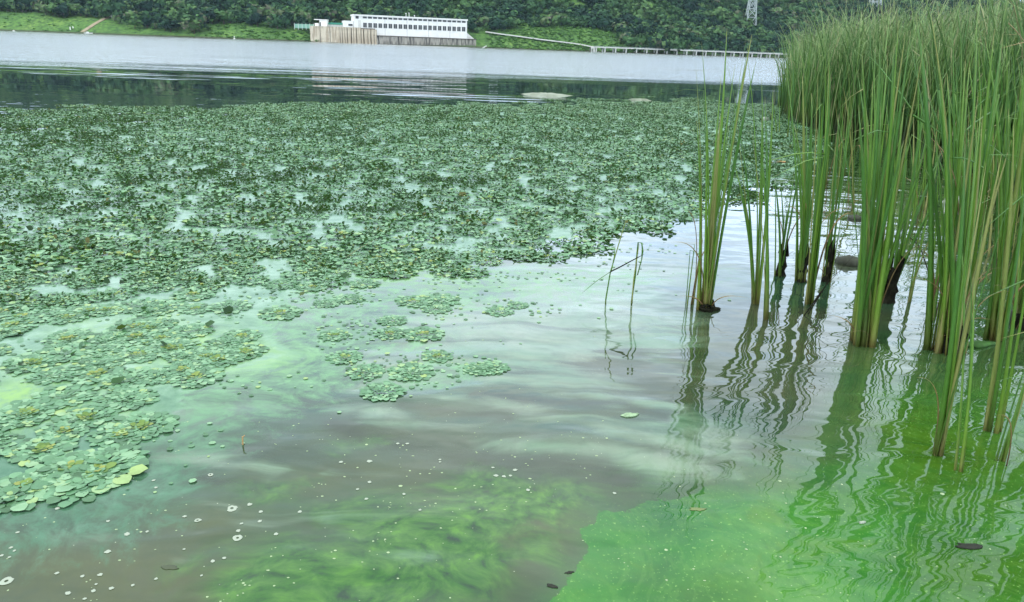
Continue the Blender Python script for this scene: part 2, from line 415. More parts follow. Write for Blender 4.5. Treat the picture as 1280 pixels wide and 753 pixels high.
for (ex, ey, rx, ry, s) in [(240, 432, 80, 26, 1), (15, 505, 45, 30, 1), (130, 430, 70, 20, .6), (520, 345, 90, 14, .6), (90, 505, 60, 14, .8), (860, 165, 60, 10, .3), (60, 470, 90, 20, .5), (640, 335, 70, 10, .6)]:
    yel = np.maximum(yel, s * np.exp(-(((QX - ex) / rx) ** 2 + ((QY - ey) / ry) ** 2) * .9))
def blobs(lst):
    a = np.zeros(len(QX))
    for (ex, ey, rx, ry, s_) in lst: a = np.maximum(a, s_ * np.exp(-(((QX - ex) / rx) ** 2 + ((QY - ey) / ry) ** 2) * .9))
    return a
brown = blobs([(100, 700, 260, 60, 1), (430, 600, 150, 26, .8), (640, 720, 60, 40, .6), (700, 670, 70, 40, .7), (250, 640, 130, 26, .8), (460, 548, 90, 14, .6), (540, 512, 60, 9, .7), (900, 440, 90, 40, .4)])
teal = blobs([(330, 485, 140, 34, 1), (660, 585, 130, 30, .95), (780, 600, 90, 36, .8), (330, 560, 100, 20, .5), (700, 500, 130, 16, .6), (900, 530, 100, 36, .8), (60, 640, 130, 26, .7), (440, 425, 120, 24, .8), (60, 530, 120, 30, .6), (760, 470, 90, 14, .4)])
olive = blobs([(1180, 560, 130, 110, 1), (1060, 640, 60, 50, .5), (1240, 720, 130, 60, .8), (900, 745, 90, 30, .5), (1060, 480, 50, 60, .6), (1290, 450, 120, 60, 1)])
pool = sstep(0, 60, poly_sd(QX, QY, [(1000, 195), (1100, 176), (1300, 170), (1500, 230), (1400, 330), (1200, 262), (1060, 235)]))
colA = np.stack([a_mat, np.clip(green / 120, -1, 1) * .5 + .5, film], 1)
colB = np.stack([dark, fil, yel], 1)
PATTERN_ATTRS = {'colA': colA, 'colB': colB, 'pool': pool, 'colC': np.stack([brown, teal, olive], 1)}

t = NT('lake_water'); pos = t.geo()
sp = t.n('ShaderNodeSeparateXYZ'); t.set(sp.inputs[0], pos); wx_, wy_ = sp.outputs[0], sp.outputs[1]
A = t.n('ShaderNodeSeparateColor'); t.set(A.inputs[0], t.attr('colA', 'Color')); B = t.n('ShaderNodeSeparateColor'); t.set(B.inputs[0], t.attr('colB', 'Color'))
a_m, a_g, a_f = A.outputs[0], A.outputs[1], A.outputs[2]; b_d, b_fil, b_y = B.outputs[0], B.outputs[1], B.outputs[2]
near = t.mapr(wy_, 14, 24, 1, 0)
Cc = t.n('ShaderNodeSeparateColor'); t.set(Cc.inputs[0], t.attr('colC', 'Color'))
warp = t.noise(pos, 1.1, 3, .5, out=1)
pw = t.vmath('ADD', pos, t.vmath('MULTIPLY', t.vmath('SUBTRACT', warp, (.5, .5, .5)), (.9, .5, 0)))
streak = t.noise(t.mapping(pw, scale=(.5, 2.6, 1), rot=(0, 0, -.12)), 1.9, 6, .55, .35)           # long soft streaks
cloud = t.noise(pw, 1.5, 6, .62); fine = t.noise(pw, 11, 5, .65); grain = t.noise(pos, 70, 3, .6)
body = t.ramp(cloud, [(.3, (.02, .045, .03)), (.45, (.045, .07, .045)), (.58, (.07, .08, .05)), (.72, (.10, .105, .07))])
big = t.noise(t.mapping(pos, scale=(.5, 1, 1), loc=(2.3, .4, 0)), .8, 4, .6)
body = t.mix(t.mapr(big, .42, .62, .1, .85), body, (.03, .095, .055))
body = t.mix(t.math('MULTIPLY', Cc.outputs[0], t.mapr(fine, .25, .6, .5, .95)), body, t.mix(streak, (.045, .065, .02), (.11, .125, .05)))
body = t.mix(t.math('MULTIPLY', Cc.outputs[1], t.mapr(streak, .3, .6, .45, .95)), body, t.mix(fine, (.010, .035, .026), (.04, .10, .06)))
deep = (.006, .020, .013)
body = t.mix(near, deep, body)
body = t.mix(t.math('MULTIPLY', b_d, t.mapr(streak, .25, .55)), body, (.022, .038, .018))
body = t.mix(near, body, t.vmath('MULTIPLY', body, (.72, .72, .62)))
# drowned threadlike algae
thr = t.noise(t.mapping(pw, scale=(1, 1.5, 1), rot=(0, 0, .5)), 3.6, 5, .6, .5); thr2 = t.noise(pw, 13, 5, .62, .2)
filc = t.ramp(thr2, [(.3, (.008, .035, .015)), (.46, (.025, .10, .014)), (.56, (.045, .13, .022)), (.72, (.075, .20, .022))])
m_fil = t.mapr(t.math('ADD', b_fil, t.math('MULTIPLY', t.math('SUBTRACT', thr, .5), 1.1)), .14, .72)
body = t.mix(t.math('MULTIPLY', m_fil, .97), body, filc)
body = t.mix(t.math('MULTIPLY', t.mapr(thr, .55, .7), t.mapr(b_fil, .2, .6, 0, .6)), body, (.025, .06, .035))
# pale milky film lying on the surface
m_film = t.math('MULTIPLY', t.mapr(t.math('ADD', a_f, t.math('MULTIPLY', t.math('SUBTRACT', streak, .5), 2.4)), .22, .85), t.mapr(fine, .2, .6, .6, 1.0))
m_film = t.math('MULTIPLY', m_film, t.math('SUBTRACT', 1.0, t.math('MULTIPLY', b_d, .9), True))
m_film = t.math('MULTIPLY', m_film, t.math('MULTIPLY', near, t.mapr(wx_, .75, 1.5, 1, .35)))
filmc = t.ramp(cloud, [(.35, (.11, .22, .13)), (.65, (.22, .27, .20))])
body = t.mix(t.math('MULTIPLY', m_film, .82), body, filmc)
# scum between the pads
m_mat = t.mapr(t.math('ADD', a_m, t.math('MULTIPLY', t.math('SUBTRACT', fine, .5), .9)), .35, .75)
matc = t.ramp(t.noise(pw, 6.5, 5, .65), [(.3, (.07, .17, .10)), (.5, (.15, .28, .18)), (.7, (.26, .40, .30))])
matc = t.mix(t.math('MULTIPLY', t.mapr(a_m, .45, .9, .85, 0), t.mapr(wy_, 2.4, 3.0)), matc, t.mix(fine, (.07, .20, .10), (.22, .42, .20)))
matc = t.mix(t.mapr(wy_, 2.5, 3.6, .7, 0), matc, (.045, .13, .08))
matc = t.mix(t.math('MULTIPLY', b_y, t.mapr(fine, .3, .6, 0, .85)), matc, (.24, .42, .10))
body = t.mix(t.math('MULTIPLY', m_mat, .92), body, matc)
# bright green algal paint
gsd = t.math('ADD', a_g, t.math('ADD', t.math('MULTIPLY', t.math('SUBTRACT', fine, .5), .09), t.math('MULTIPLY', t.math('SUBTRACT', grain, .5), .03)))
m_edge = t.mapr(wy_, 2.40, 2.85, 0, 1)     # crisp rim where the scum is thick, diffuse farther out
m_g = t.mix(m_edge, t.mapr(gsd, .498, .512), t.math('MULTIPLY', t.mapr(t.math('ADD', gsd, t.math('MULTIPLY', t.math('SUBTRACT', streak, .5), .5)), .40, .92), t.mapr(wy_, 3.0, 4.4, .95, .6)))
gs = t.math('MULTIPLY', t.mapr(t.math('ADD', gsd, t.math('MULTIPLY', t.math('SUBTRACT', streak, .5), .25)), .36, .55), .35)
m_g2 = t.math('MAXIMUM', m_g, gs)
greenc = t.ramp(cloud, [(.3, (.012, .080, .022)), (.48, (.028, .145, .026)), (.60, (.05, .18, .03)), (.72, (.10, .23, .05))])
greenc = t.mix(t.mapr(t.noise(pw, 3.2, 4, .6, .5), .5, .72, 0, .6), greenc, (.075, .16, .010))
greenc = t.mix(t.math('MULTIPLY', Cc.outputs[2], t.mapr(fine, .25, .6, .6, 1)), greenc, t.mix(t.noise(pw, 8, 4, .6), (.012, .045, .003), (.07, .16, .006)))
curl = t.noise(pos, 2.2, 7, .62, 2.6)
greenc = t.mix(t.mapr(t.math('ABSOLUTE', t.math('SUBTRACT', curl, .5)), 0, .05, .16, 0), greenc, (.11, .25, .05))
greenc = t.mix(t.mapr(fine, .45, .7, 0, .5), greenc, (.02, .11, .02))
greenc = t.mix(t.mapr(grain, .60, .72, 0, .5), greenc, (.26, .46, .12))
body = t.mix(m_g2, body, greenc)
body = t.mix(t.math('MULTIPLY', t.attr('pool'), t.mapr(cloud, .3, .6, .5, .95)), body, (.055, .10, .016))
# tiny drifting flecks
vor = t.n('ShaderNodeTexVoronoi'); vor.inputs['Scale'].default_value = 26; t.set(vor.inputs['Vector'], pos)
fleck = t.math('MULTIPLY', t.mapr(vor.outputs['Distance'], .03, .07, 1, 0), t.mapr(t.noise(pos, 3, 3), .5, .62))
body = t.mix(t.math('MULTIPLY', fleck, t.math('MULTIPLY', near, .8)), body, (.5, .56, .4))
# ripples (heights in metres)
wv = t.n('ShaderNodeTexWave'); wv.wave_type = 'BANDS'; wv.bands_direction = 'Y'; wv.inputs['Scale'].default_value = 1.0
wv.inputs['Distortion'].default_value = 3.5; wv.inputs['Detail'].default_value = 1.5; wv.inputs['Detail Scale'].default_value = .8
t.set(wv.inputs['Vector'], t.mapping(pos, scale=(.25, 1, 1), rot=(0, 0, .12)))
r1 = t.noise(t.mapping(pos, scale=(1, 1.5, 1)), 2.6, 1.5, .45, .6)
r2 = t.noise(t.mapping(pos, scale=(1, 2.0, 1)), 7.0, 1, .4)
openw = t.mapr(a_m, .2, .7, 1, .35)
patchy = t.mapr(t.noise(t.mapping(pos, loc=(1.7, 4.2, 0)), .9, 2, .5), .35, .65, .35, 1.7, False)
r3 = t.noise(t.mapping(pos, scale=(1, 1.2, 1), rot=(0, 0, .5)), 1.25, 1, .4, 1.2)
r1 = t.math('ADD', t.math('MULTIPLY', r1, patchy), t.math('MULTIPLY', r3, 1.3))
hnear = t.math('MULTIPLY', t.math('ADD', t.math('ADD', t.math('MULTIPLY', wv.outputs['Fac'], .0011), t.math('MULTIPLY', r1, .0078)), t.math('MULTIPLY', r2, .0011)), t.math('MULTIPLY', near, openw))
calm = t.noise(t.mapping(pos, scale=(.25, 1.6, 1)), .8, 2, .5)
patch = t.mapr(t.noise(t.mapping(pos, scale=(.35, 1, 1), loc=(3, 0, 0)), .11, 3, .6), .47, .64)
patch = t.math('MULTIPLY', patch, t.mapr(wx_, -9, 4, 1, .35))
hcalm = t.math('MULTIPLY', calm, t.math('MULTIPLY', t.mapr(wy_, 18, 24), t.mapr(patch, 0, 1, .0022, .11, False)))
edge = t.math('ADD', t.math('ADD', wy_, t.math('MULTIPLY', wx_, -.22)), t.math('MULTIPLY', t.noise(t.mapping(pos, scale=(.12, 1, 1)), .12, 3, .6), 16))
m_far = t.mapr(edge, 46, 60)
far_n = t.noise(t.mapping(pos, scale=(.6, 1, 1)), 2.4, 3, .6); far_b = t.noise(t.mapping(pos, scale=(.1, .5, 1)), .35, 3, .6)
hfar = t.math('MULTIPLY', far_n, t.math('MULTIPLY', m_far, t.mapr(far_b, .3, .7, .06, .16)))
h = t.math('ADD', t.math('ADD', hnear, hcalm), hfar)
nrm = t.bump(h)
fr = t.n('ShaderNodeFresnel'); fr.inputs['IOR'].default_value = 1.5; t.t.links.new(nrm, fr.inputs['Normal'])
frs = t.math('MULTIPLY', t.math('POWER', fr.outputs[0], 1.6), 4.0, True)
cover = t.math('MAXIMUM', t.math('MULTIPLY', m_mat, t.mapr(wy_, 5, 9, .5, .70)), t.math('MULTIPLY', m_g, .18))
ref = t.math('MULTIPLY', frs, t.math('SUBTRACT', 1.0, cover), True)
df = t.n('ShaderNodeBsdfDiffuse'); t.set(df.inputs[0], body)
gl = t.n('ShaderNodeBsdfGlossy'); t.set(gl.inputs[0], (.97, .98, 1.0)); t.t.links.new(nrm, gl.inputs['Normal'])
t.set(gl.inputs['Roughness'], t.math('ADD', t.math('ADD', .015, t.math('MULTIPLY', m_film, .07)), t.math('ADD', t.math('MULTIPLY', m_mat, .2), t.math('MULTIPLY', m_far, .13))))
ms = t.n('ShaderNodeMixShader'); t.set(ms.inputs[0], ref); t.t.links.new(df.outputs[0], ms.inputs[1]); t.t.links.new(gl.outputs[0], ms.inputs[2])
M_water = t.done(ms.outputs[0])
wat = link('lake_water', mesh_np('lake_water', P, grid_faces(len(gx), len(gy)), M_water, True, PATTERN_ATTRS))
tag(wat, kind='structure')

# ------------------------------------------------------------------ trees on the hillside
def crown_arrays(seed, nq=70, core=True, rx=1.0, rz=.85):
    r = np.random.default_rng(seed)
    V = []; Q = []; n = 0
    # lobes
    lob = [(0, 0, 0, .62)] + [(*(r.normal(0, .42, 2)), r.uniform(-.25, .42), r.uniform(.32, .55)) for _ in range(5)]
    per = nq // len(lob)
    ctr = []; nor = []; siz = []
    for lx, ly, lz, lr in lob:
        d = r.normal(size=(per + 2, 3)); d /= np.linalg.norm(d, axis=1)[:, None]
        ctr.append(np.array([lx, ly, lz]) + d * lr * r.uniform(.75, 1.08, (len(d), 1))); nor.append(d + r.normal(0, .45, d.shape)); siz.append(r.uniform(.10, .24, len(d)))
    ctr = np.concatenate(ctr); nor = np.concatenate(nor); siz = np.concatenate(siz)
    nor /= np.linalg.norm(nor, axis=1)[:, None]
    u = np.cross(nor, [0.3, .1, 1.0]); u /= np.linalg.norm(u, axis=1)[:, None] + 1e-9; v = np.cross(nor, u)
    s = siz[:, None]
    quad = np.stack([ctr - u * s - v * s * .7, ctr + u * s * 1.1 - v * s, ctr + u * s + v * s * .9, ctr - u * s * .8 + v * s * 1.1], 1)
    V = quad.reshape(-1, 3); Q = np.arange(len(V)).reshape(-1, 4)
    rn = np.repeat(r.uniform(0, .16, len(ctr)), 4)
    # dark inner mass so the crown is not see-through everywhere
    k = 6; th = np.linspace(0, 2 * math.pi, k, endpoint=False); rings = [(-.45, .3), (-.1, .55), (.25, .5), (.5, .22)]
    cv = np.array([[math.cos(a) * rr, math.sin(a) * rr, z] for z, rr in rings for a in th])
    cf = []
    for i in range(len(rings) - 1):
        for j in range(k): cf.append([i * k + j, i * k + (j + 1) % k, (i + 1) * k + (j + 1) % k, (i + 1) * k + j])
    nV = len(V)
    V = np.concatenate([V, cv]); Q = np.concatenate([Q, np.array(cf) + nV]); rn = np.concatenate([rn, np.zeros(len(cv))])
    V = V * np.array([rx, rx, rz])
    return V, Q, rn
def foliage_mat(name, stops):
    t = NT(name)
    v = t.math('FRACT', t.math('ADD', t.attr('rnd'), t.math('MULTIPLY', t.objrand(), .98)))
    c = t.ramp(v, stops)
    nz = t.noise(t.geo(), .9, 3, .6)
    c = t.mix(t.mapr(nz, .4, .65, 0, .55), c, t.vmath('MULTIPLY', c, (.42, .5, .55)))
    return t.done(t.bsdf(c, .8, .15))
M_tree = foliage_mat('tree_foliage', [(0, (.006, .028, .020)), (.22, (.012, .045, .026)), (.45, (.034, .09, .038)), (.66, (.060, .135, .045)), (.82, (.10, .18, .06)), (.90, (.12, .115, .085)), (.96, (.085, .20, .055)), (1, (.008, .038, .030))])
M_bush = foliage_mat('bush_foliage', [(0, (.06, .14, .035)), (.5, (.08, .19, .04)), (.8, (.12, .24, .05)), (1, (.06, .14, .035))])
VAR = [crown_arrays(100 + k) for k in range(7)]
VAR_LO = [crown_arrays(200 + k, nq=36) for k in range(5)]
def start_t(px):
    return np.interp(px, [-200, 0, 40, 60, 105, 120, 150, 158, 240, 262, 300, 340, 380, 395, 590, 605, 640, 700, 745, 775, 2000],
                     [52, 50, 44, 40, 40, 34, 24, 16, 14, 36, 34, 30, 26, 12, 12, 40, 64, 70, 62, 4, 4])
def scatter(x0, x1, y0, y1, step):
    ax = np.arange(x0, x1, step); ay = np.arange(y0, y1, step)
    A_, B_ = np.meshgrid(ax, ay); A_ = A_.ravel() + rng.uniform(-.45, .45, A_.size) * step; B_ = B_.ravel() + rng.uniform(-.45, .45, B_.size) * step
    return A_, B_
tx, ty = scatter(-560, 620, 600, 900, 7.0)
tt = ty - shore_y(tx); tpx = 640 + tx / (ty * .95) * F_PX
ok = (tt > start_t(tpx)) & (tt < 175) & (tpx > -120) & (tpx < 1420)
tx, ty, tt, tpx = tx[ok], ty[ok], tt[ok], tpx[ok]
tr_ = rng.uniform(2.8, 7.6, len(tx)) * (.8 + .5 * fbm(tx / 40, ty / 40))
tz = terrain_h(tx, ty)
# powerhouse footprint kept clear
clear = ~((tpx > 384) & (tpx < 600) & (ty < 652))
tx, ty, tt, tpx, tr_, tz = [a[clear] for a in (tx, ty, tt, tpx, tr_, tz)]
order = np.argsort(ty + (np.abs(tpx - 640) > 660) * 500)
ind, rest = order[:290], order[290:]
crown_me = [mesh_np('crown', V * 1.0, Q, M_tree, False, {'rnd': rn}) for V, Q, rn in VAR]
tb = MB(); tb.bar((0, 0, -.9), (0.05, 0, -.1), .06, .04, 5); tb.bar((.02, 0, -.35), (.3, .1, .1), .03, .015, 4); tb.bar((.02, 0, -.35), (-.25, -.12, .12), .03, .015, 4)
trunk_o = tb.build('trunk', M_bark); trunk_me = trunk_o.data; bpy.data.objects.remove(trunk_o)
def tree_label(px):
    if px < 120: return 'dark green broadleaf tree above the grassy bank left of the dirt ramp'
    if px < 260: return 'full dark tree in the big grove right of the dirt ramp'
    if px < 390: return 'dark tree on the wooded slope between the grove and the concrete wall'
    if px < 605: return 'dark hillside tree directly behind the white powerhouse'
    if px < 745: return 'dark tree above the bright green scrub beside the sloping road'
    return 'dark hillside tree rising behind the long low bridge'
for i in ind:
    sc = float(tr_[i]); base = float(tz[i])
    e = empty('hillside_tree', (tx[i], ty[i], base - .3)); e.scale = (sc, sc, sc)
    lb = tree_label(tpx[i]); tag(e, lb, 'tree', lb.replace('full dark tree', 'trees').replace('dark green broadleaf tree', 'trees').replace('dark hillside tree', 'trees').replace('dark tree', 'trees'))
    c_ = link('crown', crown_me[i % 7], e, (0, 0, .85)); c_.rotation_euler = (0, 0, random.uniform(0, 6.28)); c_.scale = (1, 1, random.uniform(.85, 1.25))
    link('trunk', trunk_me, e, (0, 0, .85))
def tile(vars_, xs_, ys_, zs_, rs_, rnd=None, zs_scale=None):
    Vs, Qs, Rs = [], [], []; n = 0
    rnd = rng.random(len(xs_)) if rnd is None else rnd
    for i in range(len(xs_)):
        V, Q, rn = vars_[i % len(vars_)]
        a = rng.uniform(0, 6.28); ca, sa = math.cos(a), math.sin(a)
        R = np.array([[ca, -sa, 0], [sa, ca, 0], [0, 0, 1]])
        zz = 1 if zs_scale is None else zs_scale[i]
        Vs.append((V @ R.T) * np.array([rs_[i], rs_[i], rs_[i] * zz]) + np.array([xs_[i], ys_[i], zs_[i]])); Qs.append(Q + n); Rs.append(rn + rnd[i]); n += len(V)
    return np.concatenate(Vs), np.concatenate(Qs), np.concatenate(Rs)
V, Q, R_ = tile(VAR, tx[rest], ty[rest], tz[rest] + tr_[rest] * .55, tr_[rest], rnd=np.clip(fbm(tx[rest] / 30, ty[rest] / 30, 2) * 1.1 - .35 + rng.uniform(0, .55, len(rest)), 0, .98))
o = link('forest', mesh_np('forest', V, Q, M_tree, False, {'rnd': R_ % 1.0})); tag(o, 'dense dark green forest covering the hillside above the lake', 'forest', kind='stuff')
fx, fy = scatter(-1500, 1900, 640, 1500, 13.5)
ft = fy - shore_y(fx); ok = (ft > 168) & (ft < 680) | ((ft > 8) & (ft < 680) & ((np.abs(640 + fx / (fy * .95) * F_PX - 650) > 765)))
fx, fy = fx[ok], fy[ok]; fz = terrain_h(fx, fy); fr_ = rng.uniform(7.5, 12, len(fx))
V, Q, R_ = tile(VAR_LO, fx, fy, fz + fr_ * .3, fr_)
o = link('ridge_forest', mesh_np('ridge_forest', V, Q, M_tree, False, {'rnd': R_ % 1.0})); tag(o, 'forest covering the upper hill and the ridge behind', 'forest', kind='stuff')
# low bright scrub and grass tufts on the banks
bx, by = scatter(-470, 470, 604, 690, 3.6)
bt = by - shore_y(bx); bpx = 640 + bx / (by * .95) * F_PX
dens = np.where((bpx > 600) & (bpx < 780), .95, np.where((bpx > 250) & (bpx < 400), .6, .16))
ok = (bt > 1.0) & (bt < start_t(bpx) + 6) & (rng.random(len(bx)) < dens) & ~((bpx > 392) & (bpx < 598)) & ~((bpx > 95) & (bpx < 150))
bx, by = bx[ok], by[ok]; br = rng.uniform(.8, 2.6, len(bx)) * np.where((640 + bx / (by * .95) * F_PX) < 250, .65, 1)
V, Q, R_ = tile(VAR_LO, bx, by, terrain_h(bx, by) + br * .25, br, zs_scale=np.full(len(bx), .7))
o = link('bank_scrub', mesh_np('bank_scrub', V, Q, M_bush, False, {'rnd': R_ % 1.0})); tag(o, 'low bright green scrub and grass on the lake bank', 'scrub', kind='stuff')

# ------------------------------------------------------------------ powerhouse on the far shore
def facade(px0, px1, Y0, Y1):
    a = atY(px0, 50, Y0); b = atY(px1, 52, Y1)
    d = b[:2] - a[:2]; return a, math.atan2(d[1], d[0]), float(np.hypot(*d))
def zat(px, py, Y): return float(atY(px, py, Y)[2])
a, ang, L = facade(443, 583.5, 606, 634)
H = zat(443, 18, 606); Hb = zat(467, 44.2, 606)
ph = tag(empty('powerhouse', (a[0], a[1], 0), ang), 'long white flat-roofed hydropower building with two rows of dark windows on the far shore', 'building')
m = MB(); m.box(0, L, 0, 16, Hb - .02, H - 1.0); m.build('wall', M_white, ph)
m = MB(); m.box(-.5, L + .5, -.5, 16.5, H - 1.0, H); rf = m.build('roof', M_white, ph)
m = MB()
for (x, hh) in ((39.5, 2.6), (41.8, 2.9), (46, 1.4)): m.bar((x, 3, H), (x, 3, H + hh), .22, .14, 6); m.box(x - .5, x + .3, 2.8, 3.2, H + hh - .35, H + hh)
m.build('vent_pipe', M_white, rf)
zl0, zl1 = zat(470, 35.0, 607), zat(470, 29.0, 607); zu0, zu1 = zat(470, 23.6, 607), zat(470, 21.4, 607)
n_win = 21; x_start = 6.2; pitch = (L - x_start - .8) / n_win
wm = MB(); wm.box(0, 2.45, -.10, .3, 0, zl1 - zl0); w_frame = wm
fm = MB(); Wd = 2.8; Hh = zl1 - zl0
for (x0, x1, z0, z1) in ((0, Wd, 0, .08), (0, Wd, Hh - .08, Hh), (0, .08, .08, Hh - .08), (Wd - .08, Wd, .08, Hh - .08), (Wd / 2 - .06, Wd / 2 + .06, .08, Hh - .08)): fm.box(x0, x1, -.16, .1, z0, z1)
fo = fm.build('window', M_dirtywhite); pm = MB(); pm.box(.1, Wd - .1, -.06, .05, .1, Hh - .1); po = pm.build('pane', M_glass)
um = MB(); um.box(0, 2.9, -.08, .1, 0, zu1 - zu0); uo = um.build('slit_window', M_glass)
for k in range(n_win):
    x = x_start + k * pitch + (pitch - Wd) / 2
    f_ = link('window', fo.data, ph, (x, 0, zl0)); link('pane', po.data, f_)
    link('slit_window', uo.data, ph, (x - .05, 0, zu0))
for d in (fo, po, uo): bpy.data.objects.remove(d)
for k in range(1, 5):     # expansion joints
    m = MB(); x = x_start + k * 4.4 * pitch; m.box(x, x + .22, -.03, .05, Hb, H - 1.1); m.build('joint', simple_mat('joint_grey', (.35, .35, .34)) if k == 1 else bpy.data.materials['joint_grey'], ph)
m = MB(); m.box(1.3, 3.6, -.12, .1, zu0 - .4, zu1 + .3); m.build('stair_window', M_glass, ph)
m = MB(); m.box(3.2, 5.2, -.14, .1, Hb + 2, zl1 + 1.5); m.build('stair_glazing', M_dirtywhite, ph)
z26, z34 = zat(432, 26, 606), zat(432, 35.5, 606)
m = MB(); m.box(-7.2, -.3, .5, 14, z34, z26); m.build('annex', M_white, ph)
m = MB(); m.box(-4.0, -1.0, .35, .7, z34 + 1.8, z26 - 2.2); m.build('annex_window', M_glass, ph)
m = MB(); m.prism([(L + .1, Hb), (L + 6.6, Hb - .2), (L + .1, Hb + 4.6)], 1, 9); m.build('stair_ramp', M_dirtywhite, ph)
# grey quay wall below the powerhouse
a2, ang2, L2 = facade(467.5, 595.5, 603, 630)
qw = tag(empty('quay_wall', (a2[0], a2[1], 0), ang2), 'water-stained grey concrete retaining wall below the white powerhouse', 'wall')
m = MB(); m.box(0, L2, .5, 14, -3, Hb - .5); m.build('wall_face', M_greywall, qw)
m = MB(); m.box(-.1, L2 + .2, -.5, 1.2, Hb - .5, Hb); m.build('ledge', M_darkgap, qw)
pmz = MB(); pmz.box(0, .9, -.25, .5, -3, Hb - .55); pz = pmz.build('pier', M_greywall)
for k in range(26): link('pier', pz.data, qw, (k * L2 / 26 + .8, 0, 0)).scale = (random.uniform(.6, 1.3), 1, 1)
bpy.data.objects.remove(pz)
# beige buttressed wall
a3, ang3, L3 = facade(388, 467, 602, 603)
zt = zat(430, 34, 602)
bw = tag(empty('buttress_wall', (a3[0], a3[1], 0), ang3), 'beige concrete wall with vertical buttresses left of the grey quay wall', 'wall')
m = MB(); m.box(0, L3 * .47, .3, 8, -3, zt); m.build('plain_wall', M_beige, bw)
m = MB(); m.box(L3 * .47, L3, 1.6, 8, -3, zt - .3); m.build('recessed_wall', M_darkgap, bw)
bt0 = L3 * .43
for k in range(13):
    w_ = [1.9, 1.1, 1.6, 1.3, 2.3, 1.2, 1.7, 2.7, 1.3, 2.4, 1.6, 1.9, 1.4][k]
    m = MB(); m.box(0, w_, -.4, 1.7, -3, zt - (0 if k < 8 else 1.0)); b_ = m.build('buttress', M_beige, bw, loc=(bt0, 0, 0))
    bt0 += w_ + [.5, .6, .4, .7, .9, .4, .8, .7, 1.0, .6, .9, .5, .3][k] * .8
for k in range(1, 3):
    m = MB(); m.box(k * L3 * .155, k * L3 * .155 + .3, .12, .35, -3, zt); m.build('rib', M_darkgap, bw)
def place_box_thing(name, px0, px1, py0, py1, Y, depth, mat, label, cat, roof=None):
    p0 = atY(px0, py1, Y); p1 = atY(px1, py0, Y); z0 = zat((px0 + px1) / 2, py1, Y); z1 = zat((px0 + px1) / 2, py0, Y)
    e = tag(empty(name, (p0[0], Y, z0)), label, cat); w_ = p1[0] - p0[0]; hh = z1 - z0
    return e, w_, hh
e, w_, hh = place_box_thing('white_cabin', 393.5, 408, 24.3, 33.5, 608, 6, M_white, 'small white flat-roofed cabin on top of the beige wall', 'cabin')
m = MB(); m.box(w_ * .4, w_, 0, 6, -1, hh - .5); m.build('wall', M_white, e)
m = MB(); m.box(-.3, w_ + .2, -.4, 6.3, hh - .5, hh); m.build('roof', M_white, e)
m = MB(); m.box(0, w_ * .33, .2, 6, -1, hh * .45); m.build('porch', M_white, e)
m = MB(); m.box(w_ * .42, w_ * .52, -.06, .1, 0, hh * .6); m.build('door', M_glass, e)
e, w_, hh = place_box_thing('green_canopy', 409.5, 433, 28.6, 34, 612, 6, M_green, 'long green roofed shed between the cabin and the powerhouse', 'shed')
m = MB(); m.prism([(0, hh - 1.4), (w_, hh - 1.4), (w_ - 1, hh), (1, hh)], 0, 7); m.build('roof', M_green, e)
m = MB(); m.box(.3, w_ - .3, .3, 6.7, -1, hh - 1.41); m.build('wall', M_dirtywhite, e)
e, w_, hh = place_box_thing('green_fence', 368, 392, 28.5, 33, 609, .2, M_green, 'pale green fence on the bank left of the white cabin', 'fence')
m = MB(); m.box(0, w_, 0, .12, -1.5, hh * .6); m.build('panel', simple_mat('pale_green_metal', (.22, .42, .33)), e)
for k in range(6): mm = MB(); mm.box(-.1, .1, -.1, .0, -2.5, hh * .8); mm.build('post', M_white, e, loc=(k * w_ / 5, 0, 0))

# bridge on piers
b0 = atY(743, 58.6, 601); b1 = atY(985, 66.4, 676)
zd = zat(743, 58.3, 601) ; d = b1 - b0; Lb = float(np.hypot(d[0], d[1]))
br_ = tag(empty('lake_bridge', (b0[0], b0[1], 0), math.atan2(d[1], d[0])), 'long low pale bridge on many slender piers along the far shore', 'bridge')
m = MB(); m.box(-.3, Lb, 0, 5, zd - .75, zd); dk = m.build('deck', M_dirtywhite, br_)
m = MB(); m.box(-.3, Lb, .1, .2, zd + .35, zd + .5)
for k in range(int(Lb / 2.5)): m.box(k * 2.5, k * 2.5 + .12, .1, .2, zd, zd + .4)
m.build('railing', M_steel, dk)
npier = 20; sp_ = Lb / npier
m = MB(); m.box(-.42, .42, .4, 1.1, -3, zd - .76); m.box(-.42, .42, 3.9, 4.6, -3, zd - .76); m.box(-.5, .5, .3, 4.7, zd - 1.5, zd - .77); pz = m.build('pier', M_dirtywhite)
for k in range(npier + 1): link('pier', pz.data, br_, (.3 + k * sp_, 0, 0))
link('pier', pz.data, br_, (2.0, 0, 0)); bpy.data.objects.remove(pz)
# sloping road
rd = tag(empty('sloping_road', (0, 0, 0)), 'narrow pale elevated road sloping down the green bank to the bridge', 'road')
def on_ground(px, py, y0=600, y1=760):
    for Y in np.arange(y0, y1, .5):
        q = atY(px, py, Y)
        if terrain_h(q[0], Y) >= q[2]: return np.array([q[0], Y, float(terrain_h(q[0], Y))])
    q = atY(px, py, y0 + 20); return q
rpx = [(607, 41), (628, 44), (650, 46.8), (672, 50.0), (690, 52.2), (708, 54.4), (725, 56.6)]
rpt = [on_ground(*p) + np.array([0, -1.0, .9]) for p in rpx] + [np.array([b0[0] - .35, b0[1] + 2.5, zd])]
m = MB(); vs = []
for q in rpt: vs += [(q[0], q[1] - 2.4, q[2]), (q[0], q[1] + 2.4, q[2]), (q[0], q[1] + 2.4, q[2] - .8), (q[0], q[1] - 2.4, q[2] - .8)]
n_ = len(rpt); fs = [(0, 1, 2, 3), tuple(4 * (n_ - 1) + k for k in (3, 2, 1, 0))]
